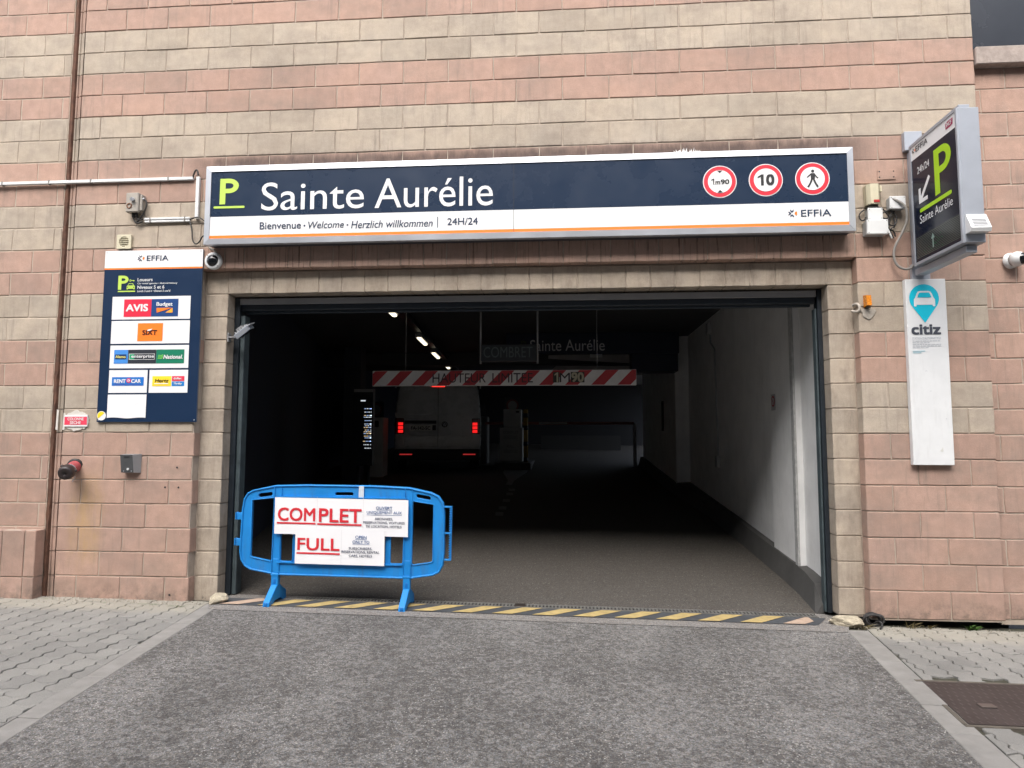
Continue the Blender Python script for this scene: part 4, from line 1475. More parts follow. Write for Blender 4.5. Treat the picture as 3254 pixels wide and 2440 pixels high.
lathe('lens_cover', cc, ax, [(.043, .048), (.060, .040), (.072, .022), (.076, .0)], M_GLASSDK, tc)

# ------------------------------------------------------------------ clutter left of the sign
tr = thing('cable_trunking', 'long white cable trunking running along the left wall to the sign', 'trunking', (-3.8, -.01, 3.68))
box('run', -6.0, -2.885, -.030, .008 - .0105, 3.682, 3.710, M_WHITEPL, tr, .003)
box('riser', -2.853, -2.822, -.030, -.0025, 3.325, 3.708, M_WHITEPL, tr, .003)
box('lower_run', -3.325, -2.897, -.030, -.0025, 3.325, 3.343, M_WHITEPL, tr, .003)
box('lower_run', -3.320, -2.900, -.026, -.0025, 3.302, 3.320, M_WHITEPL, tr, .003)
for a in (-4.25, -3.85, -3.12, -4.7):
    box('clip', a, a + .012, -.034, -.0025, 3.674, 3.716, M_HOSE, tr, .002)
for a in (-3.27, -2.95):
    box('clip', a, a + .010, -.034, -.0025, 3.296, 3.347, M_HOSE, tr, .002)
cw = thing('sign_cables', 'thin black cables looping from the trunking behind the sign', 'cables', (-2.85, -.02, 3.1))
tube('cable', [(-2.89, -.02, 3.70), (-2.87, -.03, 3.76), (-2.84, -.03, 3.775), (-2.835, -.03, 3.72)], .007, M_CABLE, cw, res=2)
tube('cable', [(-2.90, -.02, 3.32), (-2.84, -.03, 3.345), (-2.78, -.03, 3.32), (-2.72, -.02, 3.27), (-2.70, -.02, 3.26)], .006, M_CABLE, cw, res=2)
tube('cable', [(-2.90, -.02, 3.30), (-2.87, -.03, 3.24), (-2.865, -.03, 3.13), (-2.83, -.03, 3.085), (-2.79, -.03, 3.12), (-2.775, -.03, 3.17), (-2.71, -.02, 3.19)], .006, M_CABLE, cw, res=2)
tube('cable', [(-2.715, -.02, 3.28), (-2.72, -.02, 3.10), (-2.715, -.02, 3.06), (-2.66, -.02, 3.04), (-2.64, -.02, 3.01)], .008, M_OLDGREY, cw, res=2)
tube('cable', [(-2.84, -.03, 3.325), (-2.76, -.03, 3.335), (-2.71, -.02, 3.25)], .005, M_OLDGREY, cw, res=2)
kb = thing('key_switch_box', 'weathered grey key switch box with cables above the round vent', 'switch box', (-3.4, -.04, 3.36))
box('housing', -3.468, -3.350, -.075, -.0025, 3.385, 3.560, M_OLDGREY, kb, .006)
box('side_block', -3.349, -3.325, -.060, -.0025, 3.40, 3.545, M_OLDGREY, kb, .004)
cyl('key_barrel', (-3.40, -.075, 3.497), (-3.392, -.108, 3.489), .018, .016, M_ALU, kb, 14)
lathe('rust_ring', (-3.432, -.0765, 3.440), (0, -1, 0), [(0, .026), (.004, .024), (.004, .016), (0, .015)], mat('rust', (.20, .10, .06), .9), kb)
cyl('gland', (-3.345, -.04, 3.512), (-3.315, -.045, 3.508), .012, .012, M_ALU, kb, 10)
for dx in (-.012, .016):
    cyl('gland', (-3.405 + dx, -.035, 3.385), (-3.405 + dx, -.035, 3.348), .014, .012, M_CABLE, kb, 10)
for pts in ([(-3.417, -.035, 3.35), (-3.41, -.03, 3.31), (-3.37, -.03, 3.29), (-3.33, -.03, 3.31)], [(-3.39, -.035, 3.35), (-3.375, -.03, 3.315), (-3.33, -.03, 3.33)],
            [(-3.315, -.045, 3.505), (-3.29, -.04, 3.49), (-3.30, -.04, 3.42), (-3.34, -.035, 3.35), (-3.39, -.03, 3.30)]):
    tube('cable', pts, .007, M_CABLE, kb, res=2)
vn = thing('round_vent', 'small square cream vent with round louvres above the navy panel', 'vent', (-3.5, -.01, 3.066))
plate_curve('cover', [rrect(-3.567, -3.437, 3.068, 3.194, .004), [(-3.502 + .048 * math.cos(R(a)), 3.131 + .048 * math.sin(R(a))) for a in range(0, 360, 12)]], -.014, .022, .002, M_CREAMPL, vn)
box('dark_duct', -3.552, -3.452, -.006, -.0035, 3.081, 3.181, M_BLACK, vn)
for k in range(5):
    z_ = 3.095 + .018 * k
    hw = math.sqrt(max(0, .048 ** 2 - (z_ - 3.131) ** 2))
    box('louvre', -3.502 - hw, -3.502 + hw, -.022, -.008, z_ - .0035, z_ + .0035, M_CREAMPL, vn, .001, rot=None)

pq = thing('riser_plaque', 'red and white COLONNE SECHE plaque bedded in white plaster', 'plaque', (-3.87, -.01, 1.486))
rr = random.Random(21)
pts = [(-3.867 + .118 * math.cos(R(a)) * (1 + rr.uniform(-.1, .06)), 1.540 + .090 * math.sin(R(a)) * (1 + rr.uniform(-.14, .12))) for a in range(0, 360, 10)]
M_PLAST = mat('white_plaster', (.60, .57, .52), .95, var=.12, scale=20, bump=.8, bscale=50)
mesh('plaster_bed', [(a, -.007, b) for a, b in pts] + [(a, .0, b) for a, b in pts] , [tuple(range(36))[::-1]] + [(k, (k + 1) % 36, 36 + (k + 1) % 36, 36 + k) for k in range(36)], M_PLAST, pq)
box('plate', -3.974, -3.760, -.016, -.008, 1.487, 1.588, M_WHITE, pq, .001)
F = wallF(-.0165)
PRD = mat('faded_red', srgb(226, 66, 92), .5)
quad('red_field', F, -3.971, 1.502, -3.763, 1.573, .0005, PRD, pq)
text('lettering', F, 'COLONNE', (-3.942, 1.541, -3.793, 1.566), .002, M_WHITE, pq, .02)
text('lettering', F, 'SECHE', (-3.918, 1.508, -3.818, 1.534), .002, M_WHITE, pq, .02)
for a, h in ((-4.062, .17), (-3.998, .14)):
    q_ = [(a, 1.46), (a + .02, 1.455), (a + .022, 1.46 + h), (a + .004, 1.46 + h + .01)]
    mesh('plaster_smear', [(u, -.003, v) for u, v in q_], [(0, 1, 2, 3)], M_PLAST, pq)

hr = thing('dry_riser_inlet', 'faded red dry riser inlet with black cap sticking out of the wall', 'riser inlet', (-3.83, -.1, 1.05))
REDM = mat('faded_red_iron', (.36, .07, .075), .5, var=.3, scale=20, grime=.2)
p0 = Vector((-3.856, -.003, 1.145))
p1 = Vector((-3.790, -.215, 1.085))
ax = (p1 - p0).normalized()
L = (p1 - p0).length
lathe('collar', p0, ax, [(0, .066), (.012, .064), (.016, .05)], M_CABLE, hr)
lathe('stub', p0, ax, [(.005, .050), (L * .50, .050), (L * .52, .044)], REDM, hr)
lathe('coupling', p0, ax, [(L * .50, .050), (L * .55, .056), (L * .62, .056), (L * .64, .050)], M_ALUD, hr)
lathe('cap', p0, ax, [(L * .62, .052), (L * .66, .063), (L * .80, .063), (L * .90, .058), (L * .98, .050), (L * .98, .018), (L * .93, .012), (L * .93, 0)], mat('black_cap', (.03, .022, .022), .4, var=.3, scale=20), hr)
for k in range(3):
    a = R(20 + 120 * k)
    o1 = ax.orthogonal().normalized()
    o2 = ax.cross(o1)
    d = o1 * math.cos(a) + o2 * math.sin(a)
    cyl('lug', p0 + ax * (L * .72) + d * .055, p0 + ax * (L * .72) + d * .074, .014, .010, mat('black_cap', (0, 0, 0)), hr, 8)
tube('chain', [p0 + ax * .11 + Vector((.03, 0, -.045)), p0 + ax * .06 + Vector((.035, 0, -.075)), (-3.86, -.01, 1.03), (-3.875, -.006, 1.005)], .003, M_ALUD, hr, res=1)
kp = thing('intercom_box', 'dark grey metal keypad box under the navy panel', 'keypad', (-3.33, -.04, 1.087))
vs = [(-3.400, -.095, 1.245), (-3.288, -.095, 1.245), (-3.288, -.055, 1.092), (-3.400, -.055, 1.092), (-3.400, -.0025, 1.25), (-3.262, -.0025, 1.25), (-3.262, -.0025, 1.088), (-3.400, -.0025, 1.088)]
vs = [(-3.402, -.075, 1.245), (-3.290, -.075, 1.245), (-3.287, -.055, 1.092), (-3.399, -.055, 1.092), (-3.402, -.0025, 1.25), (-3.254, -.0025, 1.25), (-3.256, -.0025, 1.088), (-3.399, -.0025, 1.088)]
mesh('front', vs[:4], [(3, 2, 1, 0)], mat('dark_grey_metal', (.085, .088, .092), .5, .2, var=.15, scale=12), kp)
mesh('housing', vs, [(0, 1, 5, 4), (1, 2, 6, 5), (2, 3, 7, 6), (3, 0, 4, 7)], M_GREYMETAL, kp)
cyl('button', (-3.335, -.058, 1.122), (-3.335, -.066, 1.121), .010, .009, M_WHITEPL, kp, 14)
for a in (-3.375, -3.305):
    cyl('screw', (a, -.056, 1.105), (a, -.060, 1.105), .004, .004, M_ALU, kp, 8)
box('speaker_slots', -3.37, -3.315, -.0768, -.0740, 1.225, 1.230, M_BLACK, kp)

# drill holes and chips left in the blocks
dh = thing('drill_holes', 'row of old dark drill holes in the pink blocks left of the portal', 'holes', (-2.95, -.002, .95))
for a, b in ((-2.93, 1.135), (-3.03, .965), (-2.91, .965), (-2.95, .06)):
    disc('hole', wallF(-.002), a, b, .0085, .001, M_BLACK, dh, 12)

# ------------------------------------------------------------------ floodlight on the left jamb
fl = thing('floodlight', 'small grey floodlight on the left jamb of the opening', 'floodlight', (-2.52, .12, 2.30))
RT = Matrix.Rotation(R(-38), 3, 'Y') @ Matrix.Rotation(R(18), 3, 'X')
cF = Vector((-2.405, .06, 2.325))


def fbox(name, sx, sy, sz, off, mt, bev=.003):
    me = box_me(-sx / 2, sx / 2, -sy / 2, sy / 2, -sz / 2, sz / 2, mt, bev)
    me.transform(Matrix.Translation(cF) @ (RT.to_4x4()) @ Matrix.Translation(Vector(off)))
    return link(name, me, fl)


fbox('housing', .150, .13, .045, (0, 0, 0), M_ALUD)
for k in range(5):
    fbox('fin', .004, .11, .018, (-.055 + .026 * k, 0, .030), M_GREYPL, .001)
fbox('visor', .03, .15, .006, (.088, 0, .012), M_ALU, .001)
fbox('glass', .135, .115, .004, (0, 0, -.026), M_GLASSDK, .001)
fbox('driver', .06, .06, .03, (-.01, 0, .038), M_GREYMETAL)
box('bracket', -2.575, -2.44, .09, .13, 2.275, 2.287, M_GREYMETAL, fl, .002)
box('bracket_foot', -2.572, -2.560, .085, .135, 2.24, 2.32, M_GREYMETAL, fl, .002)

# ------------------------------------------------------------------ blue plastic barrier with notices
BY = 0.060
SL = -0.0125
br = thing('plastic_barrier', 'blue plastic crowd barrier standing at the left of the entrance', 'barrier', (-1.49, BY, gz(-1.49)), rot=(0, 0.0125, 0))
bxo, bzo = -1.49, gz(-1.49) + 0.006


def bl_(x, z):
    """facade coordinates to barrier coordinates (sloping feet line removed)"""
    return (x - bxo, z - bzo - SL * (x - bxo))


def bpts(l):
    return [bl_(*p) for p in l]


outer = bpts([(-2.275, .945), (-2.08, .985), (-1.80, .992), (-1.20, .987), (-.92, .975), (-.73, .935), (-.668, .905), (-.632, .855), (-.618, .78), (-.612, .45), (-.620, .345), (-.650, .285), (-.70, .262),
              (-.90, .232), (-1.2, .236), (-1.8, .243), (-2.04, .245), (-2.27, .285), (-2.322, .315), (-2.355, .365), (-2.368, .44), (-2.362, .78), (-2.350, .87), (-2.322, .92)])
holes = [bpts([(-2.281, .868), (-2.085, .888), (-2.085, .370), (-2.095, .350), (-2.270, .385), (-2.281, .40)]),
         bpts([(-2.020, .880), (-1.905, .880), (-1.905, .362), (-1.915, .350), (-2.010, .352), (-2.020, .365)]),
         bpts([(-1.865, .880), (-1.505, .880), (-1.505, .350), (-1.865, .350)]),
         bpts([(-1.465, .880), (-1.105, .880), (-1.105, .345), (-1.465, .345)]),
         bpts([(-1.068, .878), (-.952, .875), (-.952, .360), (-.962, .345), (-1.058, .345), (-1.068, .358)]),
         bpts([(-.884, .870), (-.703, .843), (-.700, .372), (-.715, .362), (-.870, .338), (-.884, .35)])]
slots = [bpts(rrect(-2.233, -2.103, .892, .930, .018)), bpts(rrect(-1.559, -1.395, .908, .940, .0155)), bpts(rrect(-.857, -.729, .882, .918, .0175))]
# slots follow the slanted corners
slots[0] = bpts([(x, z + (x + 2.168) * .12) for x, z in rrect(-2.233, -2.103, .893, .931, .018)])
slots[2] = bpts([(x, z - (x + .793) * .17) for x, z in rrect(-.857, -.729, .885, .921, .0175)])
plate_curve('panel', [outer] + holes + slots, 0, .030, .003, M_BLUE, br)
rim = [(x, -.006, z) for x, z in outer]
tube('rim', [(x, -.017, z) for x, z in outer], .0085, M_BLUE, br, cyclic=True, smooth=False, res=2)
tube('rim', [(x, .017, z) for x, z in outer], .0085, M_BLUE, br, cyclic=True, smooth=False, res=2)
for hp in (holes[0], holes[5], holes[1], holes[4]):
    tube('hole_rim', [(x, -.016, z) for x, z in hp], .006, M_BLUE, br, cyclic=True, smooth=False, res=2)
# upper and lower flanges
for pts in ([(-2.04, .893), (-.93, .885)], [(-2.04, .342), (-.95, .335)]):
    (xa_, za_), (xb_, zb_) = bpts(pts)
    mesh('flange', [(xa_, -.032, za_), (xb_, -.032, zb_), (xb_, -.012, zb_), (xa_, -.012, za_), (xa_, -.032, za_ + .008), (xb_, -.032, zb_ + .008), (xb_, -.012, zb_ + .008), (xa_, -.012, za_ + .008)],
         [(0, 1, 2, 3), (4, 7, 6, 5), (0, 4, 5, 1)], M_BLUE, br)
for xp in (-2.053, -.918):
    u, v0 = bl_(xp, .245)
    _, v1 = bl_(xp, .985)
    box('post_rib', u - .034, u - .028, -.026, -.012, v0, v1 - .01, M_BLUE, br, .001)
    box('post_rib', u + .028, u + .034, -.026, -.012, v0, v1 - .01, M_BLUE, br, .001)
    box('post_web', u - .028, u + .028, -.018, .018, v0 - .035, v0 + .13, M_BLUE, br, .003)
    # leg socket and splayed foot
    lg = box('leg', u - .030, u + .030, -.024, .024, .135, v0 + .005, M_BLUE, br, .004)
    box('leg_latch', u - .010, u + .010, -.029, -.0245, .165, .20, mat('dark_blue_plastic', (.004, .15, .48), .45), lg, .002)  # latches and foot pads in a darker blue plastic
    box('leg_band', u - .034, u + .034, -.028, .028, v0 - .012, v0 + .006, M_BLUE, lg, .002)
    vs = []
    hw = .027
    for (y_, z_) in ((-.030, .150), (.030, .150), (.165, .075), (.175, .0), (.105, .0), (.06, .03), (-.06, .03), (-.105, .0), (-.175, .0), (-.165, .04)):
        vs += [(u - hw, y_, z_), (u + hw, y_, z_)]
    n_ = 10
    fs = [tuple(2 * k for k in range(n_)), tuple(2 * k + 1 for k in range(n_))[::-1]] + [(2 * k, 2 * ((k + 1) % n_), 2 * ((k + 1) % n_) + 1, 2 * k + 1) for k in range(n_)]
    bm = bmesh.new()
    bv = [bm.verts.new(v) for v in vs]
    for f in fs:
        bm.faces.new([bv[k] for k in f])
    bmesh.ops.recalc_face_normals(bm, faces=bm.faces)
    bmesh.ops.bevel(bm, geom=bm.edges[:], offset=.004, segments=1, affect='EDGES')
    ft = link('foot', bm_mesh(bm, M_BLUE), br)
    box('foot_pad', u - .012, u + .012, -.181, -.170, .012, .036, mat('dark_blue_plastic', (0, 0, 0)), ft, .002)
for z_ in (.727, .508):
    u, v = bl_(-2.39, z_)
    box('hook', u - .030, u + .028, -.018, .018, v - .030, v + .030, M_BLUE, br, .004)
    box('hook', u - .030, u - .022, -.030, .018, v - .026, v + .034, M_BLUE, br, .002)
for z_ in (.822, .604, .385):
    u, v = bl_(-.585, z_)
    box('hinge_arm', u - .035, u + .036, -.016, .016, v - .006, v + .006, M_BLUE, br, .002)
u, v = bl_(-.560, .60)
vs, fs = [], []
box('hinge_rod', u - .004, u + .012, -.008, .012, v - .215, v + .215, M_BLUE, br, .002)
for k in range(22):
    z_ = v - .205 + .0195 * k
    box('hinge_tooth', u - .010, u + .014, -.014, -.006, z_ - .004, z_ + .004, M_BLUE, br, .001)
ua, va = bl_(-1.347, .893)
ub, vb = bl_(-1.303, .985)
box('tape', ua, ub, -.0285, -.024, va - .006, vb + .006, mat('tape', (.55, .60, .66), .35, var=.1), br)


def notice(name, label, x0, x1, z0, z1, y, seams):
    t = thing(name, label, 'notice', ((x0 + x1) / 2, y, z0), group='paper notices on the blue barrier')
    rr = random.Random(int(x0 * 1000))
    nx, nz = 16, 6
    vs, fs = [], []
    for side in (0, 1):
        for j in range(nz + 1):
            for k in range(nx + 1):
                a, b = x0 + (x1 - x0) * k / nx, z0 + (z1 - z0) * j / nz
                vs.append((a, y + .003 * side + .0012 * math.sin(3 + 7 * a + 3 * b), b + SL * (a - (x0 + x1) / 2)))
    m_ = (nx + 1) * (nz + 1)
    for j in range(nz):
        for k in range(nx):
            a = j * (nx + 1) + k
            fs.append((a, a + 1, a + nx + 2, a + nx + 1))
            fs.append((m_ + a, m_ + a + nx + 1, m_ + a + nx + 2, m_ + a + 1))
    mesh('sheet', vs, fs, M_PAPER, t, True)
    return t


NY = BY - .047
F = Frame((0, NY, 0), (1, 0, SL), (0, 0, 1))


def ntext(par, s, u0, v0, u1, v1, mt, bold=.0):
    um = (u0 + u1) / 2
    sh = -SL * um
    text('lettering', F, s, (u0, v0 + sh, u1, v1 + sh), .004, mt, par, bold)


def nline(par, u0, u1, v, wd, mt):
    um = (u0 + u1) / 2
    quad('underline', F, u0, v - wd / 2 - SL * um, u1, v + wd / 2 - SL * um, .004, mt, par)


n1 = notice('paper_notice', 'wide white notice with red COMPLET taped on the blue barrier', -2.055, -.903, .575, .880, NY, ())
n2 = notice('paper_notice', 'smaller white notice with red FULL below the COMPLET notice', -1.866, -1.099, .333, .628, NY - .006, ())
NR = mat('notice_red', srgb(206, 40, 52), .5)
NB = mat('notice_blue', srgb(48, 92, 150), .5)
NK = mat('notice_ink', srgb(40, 52, 84), .5)
ntext(n1, 'COM', -2.026, .690, -1.700, .802, NR, .016)
ntext(n1, 'PLET', -1.668, .683, -1.299, .797, NR, .016)
nline(n1, -2.032, -1.695, .672, .014, NR)
nline(n1, -1.680, -1.299, .665, .014, NR)
ntext(n1, 'OUVERT', -1.177, .794, -1.038, .818, NB, .005)
nline(n1, -1.177, -1.038, .789, .003, NB)
ntext(n1, 'UNIQUEMENT AUX', -1.256, .753, -.957, .779, NB, .005)
nline(n1, -1.256, -.957, .747, .003, NB)
ntext(n1, 'ABONNEES,', -1.186, .702, -1.032, .725, NK, .008)
ntext(n1, 'RESERVATIONS, VOITURES', -1.284, .671, -.931, .694, NK, .008)
ntext(n1, 'DE LOCATION, HOTELS', -1.259, .639, -.957, .662, NK, .008)
F = Frame((0, NY - .006, 0), (1, 0, SL), (0, 0, 1))
ntext(n2, 'FULL', -1.846, .448, -1.481, .550, NR, .016)
nline(n2, -1.851, -1.478, .424, .014, NR)
ntext(n2, 'OPEN', -1.348, .550, -1.252, .575, NB, .005)
nline(n2, -1.348, -1.252, .545, .003, NB)
ntext(n2, 'ONLY TO', -1.371, .511, -1.227, .535, NB, .005)
nline(n2, -1.371, -1.227, .506, .003, NB)
ntext(n2, 'SUBSCRIBERS,', -1.402, .457, -1.201, .480, NK, .008)
ntext(n2, 'RESERVATIONS, RENTAL', -1.463, .427, -1.139, .451, NK, .008)
ntext(n2, 'CARS, HOTELS', -1.400, .396, -1.202, .419, NK, .008)
SEAM = mat('sheet_seam', (.62, .62, .63), .6)
F = Frame((0, NY, 0), (1, 0, SL), (0, 0, 1))
for a in (-1.686, -1.288):
    quad('sheet_seam', F, a, .580 - SL * a * 0 + SL * (-1.479) * -1 * 0 + .0, a + .002, .872, .003, SEAM, n1)
F = Frame((0, NY - .006, 0), (1, 0, SL), (0, 0, 1))
quad('sheet_seam', F, -1.468, .340 - .018, -1.466, .620 - .018, .003, SEAM, n2)

# ------------------------------------------------------------------ things hanging in the garage
hb = thing('height_bar', 'red and white striped height limit bar hanging inside the entrance', 'height bar', (-.34, 2.5, 2.03))
HBY = 2.5
box('beam', -1.962, 1.277, HBY, HBY + .05, 2.033, 2.222, mat('bar_white', (.82, .80, .78), .45, var=.08, scale=8), hb, .004)
F = Frame((0, HBY, 0), (1, 0, 0), (0, 0, 1))
BR_ = mat('bar_red', (.52, .05, .06), .45, var=.12, scale=8)
x = -2.10
while x < 1.28:
    pts = [(x, 2.038), (x + .155, 2.038), (x + .155 + .175, 2.217), (x + .175, 2.217)]
    pts = clip(clip(pts, -1, 0, 1.958), 1, 0, 1.273)
    if len(pts) > 2:
        poly('stripe', F, pts, .002, BR_, hb)
    x += .315
DKP = mat('bar_ink', (.06, .045, .05), .5)
text('lettering', F, 'HAUTEUR', (-1.205, 2.070, -.545, 2.185), .005, DKP, hb, .0)
text('lettering', F, 'LIMITEE', (-.465, 2.070, .030, 2.185), .005, DKP, hb, .0)
quad('figure_field', F, .275, 2.068, .350, 2.195, .004, mat('figure_dark', (.05, .05, .04), .5), hb)
quad('figure_field', F, .490, 2.068, .655, 2.195, .004, mat('figure_dark', (0, 0, 0)), hb)
FG = mat('figure_cream', (.55, .50, .36), .5)
one(F, .293, 2.072, .338, 2.190, .006, FG, hb, .45)
text('lettering', F, 'M', (.355, 2.070, .480, 2.185), .006, DKP, hb, .0)
text('lettering', F, '90', (.497, 2.072, .648, 2.190), .006, FG, hb, .03)
for a in (-1.55, .81):
    cyl('hanger', (a, HBY + .025, 2.22), (a, HBY + .025, CZ - .003), .004, .004, M_GREYMETAL, hb, 6)

ld = thing('dot_matrix_sign', 'old unlit dark display box on two poles reading COMBRET', 'display sign', (-.22, 2.0, 2.27))
box('case', -.545, .095, 2.0, 2.12, 2.275, 2.470, mat('display_case', (.035, .04, .045), .5), ld, .006)
F = Frame((0, 2.0, 0), (1, 0, 0), (0, 0, 1))
text('lettering', F, 'COMBRET', (-.515, 2.315, .050, 2.440), .003, mat('dead_led', (.10, .13, .13), .5), ld, -.012)
for a in (-.555, .105):
    cyl('pole', (a, 2.05, 2.25), (a, 2.05, CZ - .003), .011, .011, M_GREYMETAL, ld, 10)
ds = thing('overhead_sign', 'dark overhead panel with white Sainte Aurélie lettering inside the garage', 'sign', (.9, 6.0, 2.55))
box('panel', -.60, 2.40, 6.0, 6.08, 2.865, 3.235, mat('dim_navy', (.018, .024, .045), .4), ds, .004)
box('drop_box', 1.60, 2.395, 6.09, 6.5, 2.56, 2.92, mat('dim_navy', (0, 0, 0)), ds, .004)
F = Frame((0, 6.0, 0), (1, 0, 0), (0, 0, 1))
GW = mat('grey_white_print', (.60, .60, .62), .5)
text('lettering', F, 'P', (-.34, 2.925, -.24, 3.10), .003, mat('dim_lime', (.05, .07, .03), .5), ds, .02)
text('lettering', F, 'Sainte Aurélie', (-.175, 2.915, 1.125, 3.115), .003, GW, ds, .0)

# pale sloping ducts beyond
dk = thing('air_duct', 'pale sloping ducts hanging behind the overhead sign', 'duct', (1.0, 8, 2.7))
DM = mat('duct_panel', (.42, .40, .40), .6, var=.15, scale=3)
for nm, q4, y_ in (('duct', [(.10, 3.10), (2.05, 3.10), (2.05, 2.90), (.10, 3.02)], 8.0), ('duct', [(.25, 2.90), (2.1, 2.88), (2.05, 2.70), (.10, 2.76)], 8.25)):
    vs = [(a, y_, b) for a, b in q4] + [(a, y_ + .25, b + .03) for a, b in q4]
    mesh(nm, vs, [(0, 3, 2, 1), (0, 1, 5, 4), (2, 3, 7, 6), (0, 4, 7, 3), (1, 2, 6, 5)], DM, dk)
box('reflector', .95, 1.2, 7.96, 7.99, 3.04, 3.11, mat('reflector', (.75, .75, .75), .4), dk)

# fluorescent lamps on a cable tray
TUBE = mat('lamp_tube', (1.0, .90, .66), .5, emit=.9)
ct = thing('cable_tray', 'dark cable tray carrying the row of ceiling lamps', 'cable tray', (-2, 6, 3.05))
LP = [(-1.80, 2.62), (-1.952, 5.33), (-2.091, 7.25), (-2.222, 9.24)]
A_, B_ = Vector((-1.69, 1.4, 3.085)), Vector((-2.65, 16.5, 3.085))
dv = (B_ - A_).normalized()
nv = Vector((dv.y, -dv.x, 0)) * .055
mesh('tray', [A_ - nv, A_ + nv, B_ + nv, B_ - nv, A_ - nv + Vector((0, 0, .06)), A_ + nv + Vector((0, 0, .06)), B_ + nv + Vector((0, 0, .06)), B_ - nv + Vector((0, 0, .06))],
     [(3, 2, 1, 0), (0, 1, 5, 4), (1, 2, 6, 5), (2, 3, 7, 6), (3, 0, 4, 7)], M_STEEL, ct)
for t in (.1, .35, .6, .85):
    p = A_.lerp(B_, t)
    cyl('hanger', (p.x, p.y, 3.144), (p.x, p.y, CZ - .003), .006, .006, M_STEEL, ct, 6)
names = ('nearest', 'second', 'third', 'farthest')
for k, (lx, ly) in enumerate(LP):
    t = thing('ceiling_lamp', names[k] + ' lit tube lamp in the row along the garage ceiling', 'ceiling lamp', (lx, ly, 2.96), group='tube lamps along the ceiling')
    d2 = Vector((dv.x, dv.y, 0)).normalized()
    hl = .40
    c = Vector((lx, ly, 2.99))
    n2_ = Vector((d2.y, -d2.x, 0))
    vs = []
    for s_ in (-hl, hl):
        for a, b in ((-.055, .09), (-.06, .03), (.06, .03), (.055, .09)):
            vs.append(c + d2 * s_ + n2_ * a + Vector((0, 0, b)))
    mesh('housing', vs, [(0, 1, 5, 4), (1, 2, 6, 5), (2, 3, 7, 6), (0, 3, 2, 1), (4, 5, 6, 7), (0, 4, 7, 3)], M_GREYMETAL, t)
    vs = []
    for s_ in (-hl + .02, hl - .02):
        for a, b in ((-.034, .028), (-.028, .006), (0, .0), (.028, .006), (.034, .028)):
            vs.append(c + d2 * s_ + n2_ * a + Vector((0, 0, b)))
    mesh('diffuser', vs, [(j, j + 1, j + 6, j + 5) for j in range(4)] + [(4, 3, 2, 1, 0), (5, 6, 7, 8, 9)], TUBE, t)

# conduit, switches and small plate on the right wall
wc = thing('wall_conduit', 'thin conduit with boxes running down the white right interior wall', 'conduit', (2.64, 4.3, 1))
cyx = 2.645
tube('pipe', [(cyx, 4.72, 3.14), (cyx, 4.70, 2.85), (cyx, 4.45, 2.72), (cyx, 4.35, 1.15)], .012, M_GREYPL, wc, smooth=False, res=2)
box('box', 2.60, 2.657, 4.66, 4.80, 2.98, 3.16, M_GREYPL, wc, .006)
box('box', 2.605, 2.657, 4.28, 4.40, .98, 1.14, M_GREYPL, wc, .006)
F = Frame((2.603, 0, 0), (0, -1, 0), (0, 0, 1))
npl = thing('no_entry_plate', 'tiny round prohibition plate on the white interior pilaster', 'sign', (2.6, 1.62, 1.72))
quad('plate', F, -1.70, 1.69, -1.56, 1.86, .002, mat('plate_white', (.45, .45, .45), .5), npl)
disc('ring', F, -1.63, 1.785, .058, .004, mat('plate_red', (.35, .04, .05), .5), npl)
disc('field', F, -1.63, 1.785, .040, .006, mat('plate_white', (0, 0, 0)), npl)
line('bar', F, [(-1.655, 1.81), (-1.605, 1.76)], .012, .008, mat('plate_red', (0, 0, 0)), npl)
tag(box('slit_plate', 2.405, 2.418, 8.0, 8.2, 1.55, 2.15, mat('slit', (.06, .06, .06), .6), None, .002), 'narrow dark upright plate on the far white interior wall', 'plate')

# tariff display with lit rows
td = thing('tariff_display', 'tall dark price display with rows of lit figures left of the van', 'display', (-2.84, 5.0, 1.0))
box('case', -3.00, -2.675, 5.0, 5.12, .95, 2.19, mat('tariff_case', (.02, .022, .026), .4), td, .006)
F = Frame((0, 5.0, 0), (1, 0, 0), (0, 0, 1))
quad('header', F, -2.995, 2.135, -2.68, 2.185, .003, mat('tariff_head', (.30, .30, .30), .5), td)
TW = mat('lit_white', (.85, .93, 1.0), .5, emit=.32)
TO = mat('lit_amber', (1.0, .75, .45), .5, emit=.3)
TB = mat('lit_blue', (.45, .62, 1.0), .5, emit=.3)
rr = random.Random(33)
quad('figures', F, -2.88, 1.985, -2.80, 2.005, .004, TW, td)
zt = 1.86
while zt > 1.20:
    u = -2.80 - rr.uniform(0, .03)
    while u < -2.73:
        wd = rr.uniform(.015, .04)
        quad('figures', F, u, zt, u + wd, zt + .011, .004, rr.choice((TW, TW, TB, TO)), td)
        u += wd + .008
    quad('figures', F, -2.712, zt, -2.697, zt + .011, .004, TW, td)
    zt -= rr.choice((.028, .042, .055))
cyl('stand', (-2.92, 5.06, fz(-2.9, 5.06)), (-2.92, 5.06, .952), .025, .025, M_STEEL, td, 10)
cyl('stand', (-2.75, 5.06, fz(-2.75, 5.06)), (-2.75, 5.06, .952), .025, .025, M_STEEL, td, 10)

